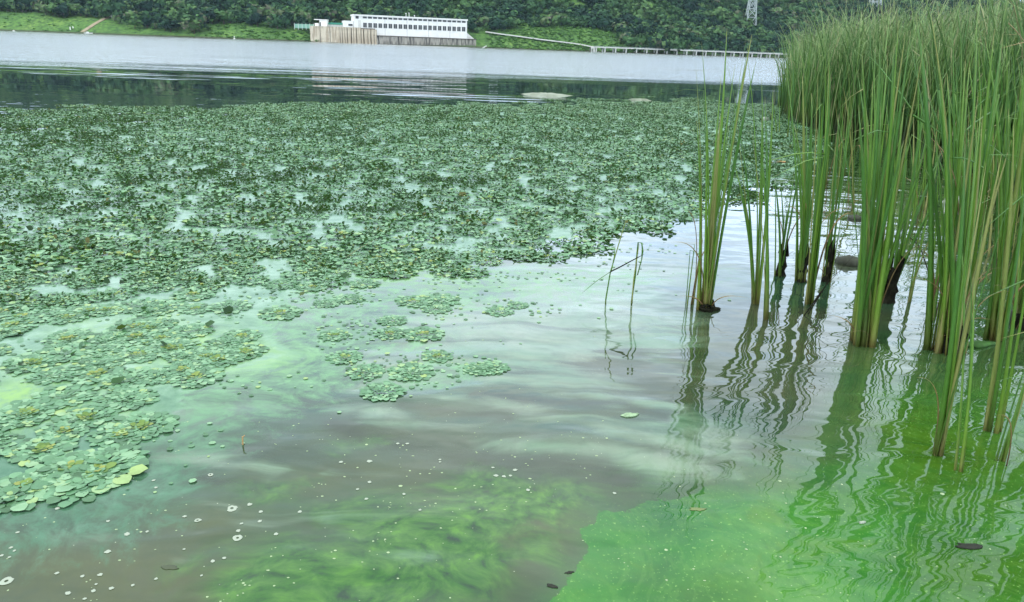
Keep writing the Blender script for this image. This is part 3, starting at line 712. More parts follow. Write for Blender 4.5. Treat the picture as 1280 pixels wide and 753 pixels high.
for i in range(n_ - 1):
    for k in range(4): fs.append((4 * i + k, 4 * (i + 1) + k, 4 * (i + 1) + (k + 1) % 4, 4 * i + (k + 1) % 4))
m.add(vs, fs); m.build('deck', M_dirtywhite, rd)
for i in range(n_ - 1):
    for f_ in (.25, .75):
        q = rpt[i] * (1 - f_) + rpt[i + 1] * f_; mm = MB(); mm.box(-.35, .35, -1.9, 1.6, -4.5, -.85); mm.build('support', M_darkgap, rd, loc=tuple(map(float, q)))

# pylons
def pylon(px, py_base, Y, hgt, w0, label):
    p = on_ground(px, py_base, 640, 1150); Y = float(p[1]); z = float(p[2]); k_ = Y / 742; hgt *= k_; w0 *= k_
    e = tag(empty('power_pylon', (p[0], Y, z)), label, 'pylon'); m = MB(); hs = np.linspace(0, hgt, 9)
    ww = lambda h_: w0 * (1 - .8 * (h_ / hgt) ** .8) / 2
    rr = .28 * w0 / 8
    for sx, sy in ((-1, -1), (1, -1), (1, 1), (-1, 1)):
        mm = MB()
        for a_, b_ in zip(hs[:-1], hs[1:]): mm.bar((sx * ww(a_), sy * ww(a_), a_), (sx * ww(b_), sy * ww(b_), b_), rr * 1.3, rr * 1.2, 4)
        mm.build('leg', M_steel, e)
    for a_, b_ in zip(hs[:-1], hs[1:]):
        for (s0, s1) in (((-1, -1), (1, -1)), ((1, -1), (1, 1)), ((1, 1), (-1, 1)), ((-1, 1), (-1, -1))):
            A0 = (s0[0] * ww(a_), s0[1] * ww(a_), a_); A1 = (s1[0] * ww(a_), s1[1] * ww(a_), a_); B0 = (s0[0] * ww(b_), s0[1] * ww(b_), b_); B1 = (s1[0] * ww(b_), s1[1] * ww(b_), b_)
            m.bar(A0, B1, rr * .8); m.bar(A1, B0, rr * .8); m.bar(B0, B1, rr * .8)
    m.build('bracing', M_steel, e)
    for k, f_ in enumerate((.72, .84, .96)):
        mm = MB(); h_ = hgt * f_; wa = w0 * (.75 - .12 * k)
        for s_ in (-1, 1): mm.bar((0, 0, h_ + .6), (s_ * wa, 0, h_), rr); mm.bar((0, 0, h_ - .8), (s_ * wa, 0, h_), rr)
        mm.build('cross_arm', M_steel, e)
    return e
pylon(937, 33, 742, 58, 9.0, 'pale lattice power pylon on the hillside above the bridge')
pylon(1092, 14, 900, 60, 9.0, 'distant lattice pylon rising behind the big reed bed')
pylon(620, 3.0, 690, 52, 8.5, 'lattice pylon at the top edge above the green bank right of the powerhouse')

# things along the left bank
Pramp = [(103, 40.6), (108, 37.5), (118, 31), (128, 25.5), (136, 21.8)]
rows = []
for (px_, py_) in Pramp: rows.append((on_ground(px_ - 2.6, py_), on_ground(px_ + 2.6, py_)))
m = MB(); vs = []
for l_, r_ in rows:
    zc = (l_[2] + r_[2]) / 2 + .5; vs += [(l_[0], l_[1], zc), (r_[0], r_[1], zc), (r_[0], r_[1], zc - 2.5), (l_[0], l_[1], zc - 2.5)]
n_ = len(rows)
fs = [(0, 1, 2, 3), tuple(4 * (n_ - 1) + k for k in (3, 2, 1, 0))]
for i in range(n_ - 1):
    for k in range(4): fs.append((4 * i + k, 4 * (i + 1) + k, 4 * (i + 1) + (k + 1) % 4, 4 * i + (k + 1) % 4))
m.add(vs, fs); tag(m.build('dirt_ramp', M_tan), kind='structure')
def tiny_van(px, py, w, h, label):
    q = on_ground(px, py); e = tag(empty('parked_van', (q[0], q[1] - 2, q[2] + .3)), label, 'van')
    m = MB(); m.prism([(-w / 2, .3), (w / 2, .3), (w / 2, h * .55), (w * .33, h), (-w / 2, h)], 0, 1.8); m.build('body', M_white, e)
    m = MB(); m.box(-w * .3, w * .25, -.03, .05, h * .6, h * .88); m.build('side_window', M_glass, e)
    for s_ in (-1, 1): m = MB(); m.bar((s_ * w * .3, -.05, .35), (s_ * w * .3, .25, .35), .35, n=8); m.build('wheel', M_debris, e)
tiny_van(130.5, 20.9, 2.4, 1.9, 'small white van at the top left of the dirt ramp')
tiny_van(141, 22.4, 3.0, 2.3, 'white van parked at the top right of the dirt ramp')
q = atY(114, 42.2, 598)
e = tag(empty('white_boat', (q[0], 594, 0)), 'small white boat moored at the foot of the dirt ramp', 'boat')
m = MB(); m.add([(-2.6, -.8, .1), (1.6, -.9, .1), (3.0, 0, .15), (1.6, .9, .1), (-2.6, .8, .1), (-2.8, -1, .8), (1.8, -1.1, .8), (3.6, 0, 1.0), (1.8, 1.1, .8), (-2.8, 1, .8)],
                [(4, 3, 2, 1, 0), (0, 1, 6, 5), (1, 2, 7, 6), (2, 3, 8, 7), (3, 4, 9, 8), (4, 0, 5, 9)]); m.build('hull', M_white, e)
m = MB(); m.box(-2.2, 1.4, -.85, .85, .55, .65); m.build('deck_floor', M_dirtywhite, e)
m = MB(); m.box(-1.2, .2, -.6, .6, .66, 1.5); m.build('cabin', M_white, e)
for (px_, py_, s_, lb) in ((88, 37.6, 1.0, 'white bollard standing on the bank left of the dirt ramp'), (91.5, 36.6, .9, 'smaller white bollard beside the first on the left bank')):
    q = on_ground(px_, py_); m = MB(); m.bar((0, 0, -.3), (0, 0, 1.8 * s_), .5 * s_, .3 * s_, 8); m.bar((0, 0, 1.8 * s_), (0, 0, 2.2 * s_), .34 * s_, .1, 8)
    tag(m.build('bollard', M_white, loc=tuple(map(float, q))), lb, 'bollard')
def tent(px, py, w, h, label, name='white_tarpaulin'):
    q = on_ground(px, py); m = MB(); m.prism([(-w / 2, 0), (w / 2, 0), (w / 2 * .9, h * .6), (w * .2, h), (-w * .35, h * .85), (-w / 2, h * .4)], 0, 3)
    tag(m.build(name, M_white, loc=(float(q[0]), float(q[1]) - 3, float(q[2]) + .2)), label, 'tarpaulin')
tent(232, 21, 6.5, 1.9, 'bright white tarpaulin roof among the trees right of the grove')
tent(193, 19.5, 1.8, 1.3, 'tiny white tarpaulin patch inside the big dark grove')
tent(71, 16, 5.5, 1.0, 'low white tarpaulin in the trees above the left grass bank')
for (px_, py_, h_, lb) in ((275, 27, 4.6, 'thin pale pole on the green bank right of the white tarpaulin'), (311, 29, 4.0, 'thin pale pole on the bank nearer the beige wall'), (303, 30, 2.6, 'short pale post just left of the second pole')):
    q = on_ground(px_, py_); m = MB(); m.bar((0, 0, -.5), (0, 0, h_), .2, .14, 6); m.box(-.7, .5, -.12, .12, h_ - .3, h_)
    tag(m.build('light_pole', M_steel, loc=tuple(map(float, q))), lb, 'pole')
q = atY(293, 48.6, 585); m = MB(); m.bar((0, 0, -.3), (0, 0, .6), .7, .6, 8); m.bar((0, 0, .6), (0, 0, 2.0), .18, .1, 6); m.bar((0, 0, 1.6), (0, 0, 2.0), .4, .3, 8)
tag(m.build('channel_buoy', M_white, loc=(float(q[0]), 585, 0)), 'small white buoy on the water near the left bank', 'buoy')
q = atY(17, 38.5, 590); m = MB(); m.bar((-.8, 0, 0), (.8, 0, .1), .4, .35, 8); m.bar((0, 0, 0), (0, 0, .9), .25, .15, 6)
tag(m.build('channel_buoy', M_white, loc=(float(q[0]), 590, 0)), 'tiny white float on the water below the left grass bank', 'buoy')
p0 = atY(602, 60.3, 600); p1 = atY(608, 57.6, 600); m = MB(); m.bar((p0[0], 601, -.5), (p1[0], 603, p1[2]), .35, .3, 5)
tag(m.build('leaning_pipe', M_dirtywhite), 'short pale pipe slanting from the bank into the water beside the grey wall', 'pipe')

# thin lake haze in front of the far hills
hm = bpy.data.materials.new('haze_air'); hm.use_nodes = True; hm.node_tree.nodes.clear()
_o = hm.node_tree.nodes.new('ShaderNodeOutputMaterial'); _v = hm.node_tree.nodes.new('ShaderNodeVolumePrincipled')
_v.inputs['Density'].default_value = HAZE; _v.inputs['Color'].default_value = (.62, .80, 1.0, 1); _v.inputs['Anisotropy'].default_value = 0.2
hm.node_tree.links.new(_v.outputs[0], _o.inputs['Volume'])
mb = MB(); mb.box(-4100, 4100, -500, 5100, -3.6, 190); hzo = mb.build('haze', hm); tag(hzo, 'thin bluish air between the camera and the far hills', 'haze', kind='stuff')

# ------------------------------------------------------------------ floating pads (water chestnut rosettes)
def leaf_arr(r, teeth=True):
    """rhombic leaf, base at origin, tip at x=1, midrib slightly sunk, toothed outer edge"""
    tt = [0, .16, .42, .68, .90]; hw = [.10, .34, .50, .45, .24]
    V = []; 
    for k, (a, w) in enumerate(zip(tt, hw)):
        w *= r.uniform(.9, 1.12); j = r.uniform(-.02, .02)
        lift = .05 * math.sin(a * 3.1)
        V += [(a - .03 * (k > 1), -w, lift + .035 + r.uniform(-.02, .03)), (a, 0, lift), (a - .03 * (k > 1), w, lift + .035 + r.uniform(-.02, .03))]
    V.append((1.0, 0, .02))
    Q = []; T = []
    for k in range(4):
        b = 3 * k; Q += [(b, b + 3, b + 4, b + 1), (b + 1, b + 4, b + 5, b + 2)]
    T += [(12, 15, 13), (13, 15, 14)]
    return np.array(V, float), np.array(Q), np.array(T)
LEAF = [leaf_arr(np.random.default_rng(300 + k)) for k in range(8)]
def leaf_small(r):
    k = 6; V = [(.5, 0, 0)]; c = r.uniform(-.02, .10)
    for i in range(k):
        a = 2 * math.pi * i / k + math.pi; q = .52 * r.uniform(.8, 1.15); V.append((.5 + math.cos(a) * q, math.sin(a) * q * .95, abs(math.sin(a)) * .10 + c * abs(math.cos(a)) + r.uniform(-.03, .05)))
    return np.array(V), np.array([(0, 1 + i, 1 + (i + 1) % k) for i in range(k)])
def leaf_crumpled(r):
    """folded along its midrib, edges curling unevenly"""
    k = 6; V = [(.5, 0, -.05)]; f = r.uniform(.25, .6); s_ = r.choice([-1, 1])
    for i in range(k):
        a = 2 * math.pi * i / k + math.pi; q = .5 * r.uniform(.6, 1.25); V.append((.5 + math.cos(a) * q, math.sin(a) * q * .7, abs(math.sin(a)) * f * (1 if math.sin(a) * s_ > 0 else r.uniform(-.3, .6)) + r.uniform(-.06, .14)))
    return np.array(V), np.array([(0, 1 + i, 1 + (i + 1) % k) for i in range(k)])
LEAFC = [leaf_crumpled(np.random.default_rng(350 + k)) for k in range(10)]
LEAFS = [leaf_small(np.random.default_rng(330 + k)) for k in range(8)]
def rot_zyx(yaw, pit, rol):
    cy, sy = math.cos(yaw), math.sin(yaw); cp, sp_ = math.cos(pit), math.sin(pit); cr_, sr = math.cos(rol), math.sin(rol)
    Rz = np.array([[cy, -sy, 0], [sy, cy, 0], [0, 0, 1]]); Ry = np.array([[cp, 0, -sp_], [0, 1, 0], [sp_, 0, cp]]); Rx = np.array([[1, 0, 0], [0, cr_, -sr], [0, sr, cr_]])
    return Rz @ Ry @ Rx
def rosette_leaves(R, wild, r, dense=1.0):
    """list of (x,y,z,yaw,pitch,roll,size,young)"""
    out = []; g = r.uniform(0, 6.28); n = int(r.integers(27, 36) * dense); sf = 1 / math.sqrt(dense)
    for k in range(n):
        f = ((k + .6) / n) ** .62; yaw = g + k * 2.39996; rad = R * f * .78
        size = R * (.17 + .25 * f) * r.uniform(.70, 1.22) * sf
        tilt = r.normal(.02, .04) + (.25 * (1 - f) if f < .35 else 0)
        roll = r.normal(0, .05)
        if wild > 0:
            tilt += r.normal(0, .13) * wild; roll += r.normal(0, .17) * wild
            if r.random() < .09 * wild: tilt = r.uniform(.5, 1.1); size *= r.uniform(.85, 1.2)
        z = .0015 + .003 * (1 - f) + r.uniform(0, .003) + wild * r.uniform(0, .022)
        out.append((math.cos(yaw) * (rad - size * .4), math.sin(yaw) * (rad - size * .4), z, yaw + r.normal(0, .25), tilt, roll, size, f < .3))
    return out
# rosette positions
near_pts = []
cx0 = at(-420, 640); 
px_, py_ = scatter(-16, 14, 2.2, 31, .262)
ex_, ey_ = scatter(-4.5, 1.5, 2.2, 6.2, .25); px_ = np.concatenate([px_, ex_]); py_ = np.concatenate([py_, ey_])
QQ = np.stack([px_, py_, np.zeros(len(px_))], 1); qx, qy = to_px(QQ)
wob = (fbm(px_ * 1.4, py_ * 1.4, 3) - .5)
inm = in_mat(qx + wob * 90, qy + wob * 18)
dist = np.hypot(px_, py_)
gap = fbm(px_ * .9 + 8, py_ * .9 + 3, 3)
keep = inm & (rng.random(len(px_)) < np.where(dist < 7, np.where(gap > .40, 1.0, .5), 1.0))
isl = np.zeros(len(px_), bool)
for L_ in ISLES: isl |= in_poly(qx, qy, L_)
isl |= (rng.random(len(px_)) < .025) & in_poly(qx, qy, [(250, 430), (400, 380), (600, 350), (760, 330), (700, 400), (560, 440), (420, 500), (280, 500)])
keep = keep | (isl & (rng.random(len(px_)) < .65))
px_, py_, qx, qy, dist, isl = px_[keep], py_[keep], qx[keep], qy[keep], dist[keep], isl[keep]
px_ = np.append(px_, at(122, 590)[0]); py_ = np.append(py_, at(122, 590)[1]); qx = np.append(qx, 122); qy = np.append(qy, 590); dist = np.append(dist, .1); isl = np.append(isl, False)
infr = (qx > -25) & (qx < 1300) & (qy < 770)
order = np.argsort(dist + (~infr) * 100)
N_PART, N_IND = 85, 300
leaf_me = []
for V, Q, T in LEAF: leaf_me.append(mesh_np('leaf', V, [Q, T], M_pad, False, {'rnd': np.zeros(len(V))}))
leaf_young = []
for V, Q, T in LEAF[:3]: leaf_young.append(mesh_np('young_leaf', V, [Q, T], M_padyoung, False, {'rnd': np.zeros(len(V))}))
def stack_leaves(lst, use, origin=(0, 0, 0), r=None, wild=0):
    pass
st_V = {0: [], 1: [], 2: []}; st_F = {0: [], 1: [], 2: []}; st_R = {0: [], 1: [], 2: []}; st_n = [0, 0, 0]
def add_leaf(buf, V, F_, x, y, z, yaw, tilt, roll, size, rv):
    Vn, Fn, Rn, n = buf
    W_ = (V * size) @ rot_zyx(yaw, tilt, roll).T + np.array([x, y, z])
    Vn.append(W_); Fn.append(F_ + n[0]); Rn.append(np.full(len(V), rv)); n[0] += len(V)
def new_buf(): return ([], [], [], [0])
def buf_mesh(name, bufs_mats):
    Vs, Fs, Rs, mi = [], [], [], []; n = 0; mats = []
    for b, mt in bufs_mats:
        if not b[0]: continue
        V = np.concatenate(b[0]); F_ = np.concatenate(b[1]) + n; Vs.append(V); Fs.append(F_); Rs.append(np.concatenate(b[2])); mi += [len(mats)] * len(F_); mats.append(mt); n += len(V)
    me = mesh_np(name, np.concatenate(Vs), np.concatenate(Fs), None, False, {'rnd': np.concatenate(Rs)})
    for mt in mats: me.materials.append(mt)
    me.polygons.foreach_set('material_index', mi); me.update()
    return me
def wildness(d, isl_): 
    return 0.0 if isl_ else float(np.clip((d - 4.8) / 2.6, 0.02, 1.0) * np.interp(d, [12, 22], [1, .45]))
G_ros = 'floating water chestnut rosettes'
b_flat, b_dark, b_heart = new_buf(), new_buf(), new_buf()
mid_variants = {}
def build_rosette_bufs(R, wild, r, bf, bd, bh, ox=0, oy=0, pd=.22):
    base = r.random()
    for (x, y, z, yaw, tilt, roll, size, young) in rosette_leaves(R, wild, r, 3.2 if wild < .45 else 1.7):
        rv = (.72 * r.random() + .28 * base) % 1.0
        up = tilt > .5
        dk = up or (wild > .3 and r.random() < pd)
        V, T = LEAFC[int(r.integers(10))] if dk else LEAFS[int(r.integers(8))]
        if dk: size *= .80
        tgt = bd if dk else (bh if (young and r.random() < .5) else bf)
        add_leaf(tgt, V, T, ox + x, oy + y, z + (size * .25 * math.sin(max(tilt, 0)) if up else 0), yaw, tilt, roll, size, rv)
MIDV = []
for w_ in (0.05, .35, .7, 1.0):
    for k in range(4):
        bf, bd, bh = new_buf(), new_buf(), new_buf(); r = np.random.default_rng(int(500 + w_ * 100 + k)); build_rosette_bufs(.18, w_, r, bf, bd, bh)
        MIDV.append((w_, buf_mesh('rosette', [(bf, M_pad), (bd, M_paddark), (bh, M_padyoung)])))
cnt = 0
for rank, i in enumerate(order):
    r = np.random.default_rng(9000 + int(i)); R = r.uniform(.12, .18) * ((.6 + .4 * r.random()) if isl[i] else (1.0 if dist[i] < 5.5 else 1.15)); wl = wildness(dist[i], isl[i])
    x, y = float(px_[i]), float(py_[i])
    if rank < N_PART and infr[i]:
        e = empty('water_chestnut_rosette', (x, y, 0))
        if rank == 0: tag(e, 'nearest rosette of pale green pads with yellow-green heart at the mat edge, bottom left', 'water plant')
        elif isl[i]: tag(e, 'rosette of pads in a small floating island off the main mat', 'water plant', 'rosettes in the small islands')
        else: tag(e, 'flat rosette of grey-green pads in the near left part of the mat', 'water plant', 'rosettes of the near mat')
        if rank == 0: R = .20
        tint = r.random()
        for (lx, ly, lz, yaw, tilt, roll, size, young) in rosette_leaves(R, wl, r, 1.5 if y < 2.72 else 2.6):
            me = leaf_young[int(r.integers(3))] if (young and (rank == 0 or tint > .55)) else leaf_me[int(r.integers(8))]
            o = link('leaf', me, e, (lx, ly, lz)); o.rotation_euler = Euler((roll, -tilt, yaw), 'XYZ'); o.scale = (size, size, size)
    elif rank < N_IND and infr[i]:
        w_, me = min(MIDV, key=lambda q: abs(q[0] - wl) + .05 * r.random())
        o = link('water_chestnut_rosette', me, None, (x, y, 0)); o.rotation_euler = (0, 0, r.uniform(0, 6.28)); s_ = R / .18; o.scale = (s_, s_, s_)
        if isl[i]: tag(o, 'rosette of pads in a small floating island off the main mat', 'water plant', 'rosettes in the small islands')
        else: tag(o, 'rosette of pads in the open front band of the mat behind the nearest ones', 'water plant', 'rosettes of the front band')
    else:
        dk_ = float(vnoise(np.array([x * 2.1]), np.array([y * 1.5]))[0] * .6 + vnoise(np.array([x * .55 + 9]), np.array([y * .35]))[0] * .4)
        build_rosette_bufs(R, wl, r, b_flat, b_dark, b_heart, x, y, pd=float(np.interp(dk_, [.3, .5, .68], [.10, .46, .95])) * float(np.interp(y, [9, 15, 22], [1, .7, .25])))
o = link('pad_mat', buf_mesh('pad_mat', [(b_flat, M_pad), (b_dark, M_paddark), (b_heart, M_padyoung)]))
tag(o, 'dense floating mat of crumpled green pads stretching across the lake', 'water plants', kind='stuff')
# single leaves drifting loose along the ragged edge of the mat
lx_, ly_ = scatter(-3.2, 1.6, 2.4, 6.6, .045)
l2x, l2y = to_px(np.stack([lx_, ly_, np.zeros(len(lx_))], 1)); esd = poly_sd(l2x + (fbm(lx_ * 1.4, ly_ * 1.4, 3) - .5) * 90, l2y, MAT_POLY)
pr = np.interp(esd, [-130, -60, 0, 40, 120], [.0, .05, .5, .6, .3]) * sstep(.47, .60, fbm(lx_ * 2.2 + 5, ly_ * 4.4, 4))
for L_ in ISLES: pr = np.maximum(pr, .8 * sstep(-14, 8, poly_sd(l2x, l2y, L_)) * sstep(.36, .5, fbm(lx_ * 5, ly_ * 7, 3)))
kk_ = (rng.random(len(lx_)) < pr) & (l2y > 300) & (l2x > -30)
bl = new_buf(); r = np.random.default_rng(61)
for i in np.where(kk_)[0]:
    V, T = LEAFS[int(r.integers(8))]; V = V * np.array([1, 1, .25]); add_leaf(bl, V, T, lx_[i], ly_[i], .0015 + r.uniform(0, .003), r.uniform(0, 6.28), r.normal(0, .01), r.normal(0, .01), r.uniform(.012, .034), .10 + r.random() * .45)
o = link('loose_leaves', buf_mesh('loose_leaves', [(bl, M_pad)])); tag(o, 'loose single pads drifting along the ragged edge of the mat', 'water plants', kind='stuff')
# dark cupped leaves standing up out of the mat
def cup_mesh(k):
    r = np.random.default_rng(700 + k); n = 9; V = [(0, 0, .0)]; 
    for i in range(n):
        a = 2 * math.pi * i / n; rr = r.uniform(.8, 1.1); V.append((math.cos(a) * rr * .5, math.sin(a) * rr * .35 + .1, .30 + .26 * math.sin(a) * r.uniform(.4, 1.3) + r.uniform(-.1, .1)))
    V += [(0, 0, -.35), (.05, 0, 0)]
    T = [(0, 1 + i, 1 + (i + 1) % n) for i in range(n)] + [(n + 1, n + 2, 0)]
    return mesh_np('raised_leaf', np.array(V), np.array(T), M_paddark, False, {'rnd': np.full(len(V), r.random() * .7)})
CUP = [cup_mesh(k) for k in range(6)]
sx, sy = scatter(-6, 5.5, 3.0, 11, .29)
q2x, q2y = to_px(np.stack([sx, sy, np.zeros(len(sx))], 1))
k_ = in_mat(q2x, q2y) & (q2x > -10) & (q2x < 1290) & (rng.random(len(sx)) < np.interp(q2y, [230, 300, 380, 450, 500, 620], [.14, .26, .40, .34, .14, .0]))
idx = np.where(k_)[0]; idx = idx[np.argsort(-q2y[idx])][:290]
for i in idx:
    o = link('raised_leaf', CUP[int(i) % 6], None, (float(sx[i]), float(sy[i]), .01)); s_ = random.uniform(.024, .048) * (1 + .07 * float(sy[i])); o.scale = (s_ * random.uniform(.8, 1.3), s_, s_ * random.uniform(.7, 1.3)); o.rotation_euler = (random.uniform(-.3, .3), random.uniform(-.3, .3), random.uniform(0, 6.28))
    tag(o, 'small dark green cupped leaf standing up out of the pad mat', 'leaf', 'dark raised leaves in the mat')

# ------------------------------------------------------------------ reeds
def blade_arr(P0, P1, P2, w, r, n=13, fold=None, base_w=1.0, tipw=.05, thick=.28):
    """lens section blade along a quadratic curve (optionally folded over near the tip)"""
    P0, P1, P2 = map(np.array, (P0, P1, P2)); T = np.linspace(0, 1, n)
    C = ((1 - T) ** 2)[:, None] * P0 + (2 * T * (1 - T))[:, None] * P1 + (T ** 2)[:, None] * P2
    if fold is not None:
        f0, dirv = fold; k0 = int(f0 * (n - 1)); L_ = np.linalg.norm(C[-1] - C[k0])
        for k in range(k0 + 1, n):
            s_ = (k - k0) / (n - 1 - k0); C[k] = C[k0] + np.array(dirv) * L_ * s_ + np.array([0, 0, .12 * L_ * math.sin(min(1, s_ * 2) * 1.57)])
    D = np.gradient(C, axis=0); D /= np.linalg.norm(D, axis=1)[:, None] + 1e-9
    a0 = r.uniform(0, math.pi); tw = r.normal(0, .5)
    W_ = w * np.interp(T, [0, .06, .3, .65, .88, 1], [base_w, base_w, 1, .85, .45, tipw])
    V = np.zeros((n, 4, 3))
    for k in range(n):
        a = a0 + tw * T[k]; ref = np.array([math.cos(a), math.sin(a), 0.0]); d = D[k]
        u = ref - d * (ref @ d); u /= np.linalg.norm(u) + 1e-9; v = np.cross(d, u)
        V[k, 0] = C[k] - u * W_[k] / 2; V[k, 1] = C[k] - v * W_[k] * thick / 2; V[k, 2] = C[k] + u * W_[k] / 2; V[k, 3] = C[k] + v * W_[k] * thick / 2
    V = V.reshape(-1, 3); Q = []
    for k in range(n - 1):
        b = 4 * k
        for j in range(4): Q.append((b + j, b + (j + 1) % 4, b + 4 + (j + 1) % 4, b + 4 + j))
    Q.append((3, 2, 1, 0)); Q.append((4 * n - 4, 4 * n - 3, 4 * n - 2, 4 * n - 1))
    return V, np.array(Q), np.repeat(T, 4)
def blade_obj(parent, origin, P0, P1, P2, w, r, mat=None, name='leaf', **k):
    o0 = np.array(origin)
    V, Q, T = blade_arr(np.array(P0) - o0, np.array(P1) - o0, np.array(P2) - o0, w, r, **k)
    me = mesh_np(name, V, Q, mat or M_blade, True, {'t': T, 'rnd': np.full(len(V), r.random())})
    return link(name, me, parent)
def tuft(parent, origin, r, h=.2, rad=.04, mat=None):
    """rotten sheath wrapped round the foot of a shoot, ragged at its top"""
    n = 13; V = []; rings = [(-.12, 1.15), (0, 1.1), (h * .2, .8), (h * .4, 1.0), (h * .58, .7), (h * .75, .9)]
    lean = r.normal(0, .06, 2)
    for z, f in rings:
        for k in range(n):
            a = 2 * math.pi * k / n; q = rad * f * r.uniform(.55, 1.3); V.append((math.cos(a) * q + lean[0] * max(z, 0), math.sin(a) * q + lean[1] * max(z, 0), z))
    for k in range(n):
        a = 2 * math.pi * k / n; q = rad * r.uniform(.4, 1.5); V.append((math.cos(a) * q + lean[0] * h, math.sin(a) * q + lean[1] * h, h * r.uniform(.65, 1.5)))
    Q = [(b * n + k, b * n + (k + 1) % n, (b + 1) * n + (k + 1) % n, (b + 1) * n + k) for b in range(len(rings)) for k in range(n)]
    me = mesh_np('rotten_sheath', np.array(V), np.array(Q), mat or M_rot, False)
    return link('rotten_sheath', me, parent)
def clump(base, n, tx_, ty_, label, seed, w=(.014, .024), spread=.035, dead=1, stump=None, fold=.22, cat='reed clump', group=None, depth=.25, bow=.5):
    """base pixel on the water, tips within tx_ x ty_ pixels at about the same distance"""
    n = int(n * 1.15) if n > 5 else n
    r = np.random.default_rng(seed); B = at(*base); e = tag(empty('reed_clump', B), label, cat, group)
    for k in range(n):
        a = r.uniform(0, 6.28); q = spread * math.sqrt(r.random()); P0 = B + np.array([math.cos(a) * q, math.sin(a) * q * .8, -.06])
        u = (k + .5) / n; tpx_ = tx_[0] + (tx_[1] - tx_[0]) * np.clip(u + r.normal(0, .10), -.15, 1.15); tpy_ = ty_[0] + (ty_[1] - ty_[0]) * r.random() ** 1.3
        P0[0] += (u - .5) * spread * .9
        P2 = atY(tpx_, tpy_, B[1] + r.uniform(-depth, depth))
        Hh_ = P2[2] - P0[2]
        P1 = P0 + (P2 - P0) * np.array([bow * .7, bow * .7, 0]) * r.uniform(.5, 1.1) + np.array([0, 0, Hh_ * r.uniform(.48, .6)])
        fo_ = None
        if r.random() < fold:
            s_ = r.choice([-1, 1]); fo_ = (r.uniform(.72, .88), (s_ * r.uniform(.4, .9), r.uniform(-.4, .4), -r.uniform(.2, .8)))
        blade_obj(e, B, P0, P1, P2, r.uniform(*w) * 1.08, r, fold=fo_, base_w=1.4)
    for k in range(dead + (2 if n > 12 else 0)):
        s_ = r.choice([-1, 1]); h_ = r.uniform(.12, .7); P0 = B + np.array([r.normal(0, spread * .5), r.normal(0, spread * .4), -.04]); P2 = P0 + np.array([s_ * r.uniform(.08, .3), r.uniform(-.15, .1), h_]); P1 = P0 + np.array([0, 0, h_ * 1.1])
        blade_obj(e, B, P0, P1, P2, r.uniform(.006, .012), r, M_dead, 'dead_leaf')
    if stump: tuft(e, B, r, stump[0], stump[1])
    return e, B, r
clump((881, 388), 15, (866, 944), (28, 160), 'tall slender reed clump standing farthest left, with a rotten tuft at its waterline', 1, w=(0.013, 0.022), spread=.03, dead=2, stump=(.05, .05))
clump((860, 380), 3, (862, 882), (286, 305), 'short bent broken reed shoots beside the leftmost tall clump', 2, w=(0.010, 0.022), dead=2, spread=.03, fold=.6)
clump((944, 380), 9, (898, 960), (66, 250), 'slim reed clump with side leaves leaning left, second from the left', 3, w=(0.012, 0.020), spread=.02, dead=1)
clump((958, 400), 4, (930, 962), (110, 190), 'single dark upright reed stalk right of the second clump', 4, w=(0.016, 0.021), spread=.012, dead=0)
clump((975, 345), 8, (964, 1004), (190, 270), 'short reed shoots above a blackened dried stump', 5, w=(0.010, 0.017), spread=.03, dead=4, stump=(.20, .035))
clump((1001, 352), 9, (990, 1030), (60, 190), 'reed shoot with a brown shaggy rotten sheath at mid height', 6, w=(0.016, 0.024), spread=.03, dead=3, stump=(.22, .035))
clump((1012, 380), 9, (1022, 1044), (80, 170), 'straight green reed shoot with a tan base, between two dark-footed ones', 7, w=(0.016, 0.024), spread=.022, dead=1)
clump((1033, 352), 9, (1046, 1076), (110, 210), 'reed clump leaning right on a thick black foot', 8, w=(0.016, 0.025), spread=.03, dead=1, stump=(.24, .034))
clump((1079, 430), 24, (1060, 1158), (20, 190), 'thick reed clump with a broad yellow-brown foot, in the middle of the reeds', 9, w=(0.016, 0.028), spread=.075, dead=3, fold=.2, depth=.35)
clump((1109, 378), 11, (1110, 1180), (120, 260), 'reed clump on a stout black rotten stump behind the thick middle one', 10, w=(0.013, 0.022), spread=.045, dead=4, stump=(.24, .05))
clump((1136, 378), 3, (1158, 1180), (180, 280), 'thin dark single reed stalk right of the black stump', 11, w=(0.012, 0.017), spread=.012, dead=0)
clump((1162, 400), 4, (1166, 1196), (170, 300), 'thin reed stalks with tangled dry bits at the foot, left of the biggest clump', 12, w=(0.010, 0.017), spread=.03, dead=5)
clump((1184, 440), 30, (1150, 1268), (8, 180), 'biggest reed clump, brown ragged foot, in the right part of the picture', 13, w=(0.016, 0.029), spread=.085, dead=6, fold=.2, stump=(.14, .07), depth=.35)
clump((1205, 395), 16, (1180, 1262), (40, 220), 'reed clump directly behind the biggest one', 14, w=(0.013, 0.024), spread=.06, dead=2)
clump((1244, 424), 14, (1238, 1304), (40, 220), 'reed clump with a tan foot near the right edge', 15, w=(0.014, 0.025), spread=.05, dead=2)
clump((1276, 410), 12, (1262, 1330), (30, 200), 'reed clump on a dark rotten stump at the right edge', 16, w=(0.014, 0.025), spread=.06, dead=2, stump=(.2, .055))
clump((1172, 568), 7, (1206, 1262), (128, 320), 'nearest bright yellow-green reed shoot crossing in front of the biggest clump', 17, w=(0.016, 0.025), spread=.03, dead=1, fold=0)
clump((1200, 590), 3, (1196, 1222), (300, 400), 'short faded reed stalk just right of the nearest shoot', 18, w=(0.009, 0.014), spread=.012, dead=0)
clump((1243, 540), 5, (1262, 1300), (150, 330), 'dark-footed reed stalk leaning right near the right edge', 19, w=(0.013, 0.021), spread=.025, dead=0, fold=0)
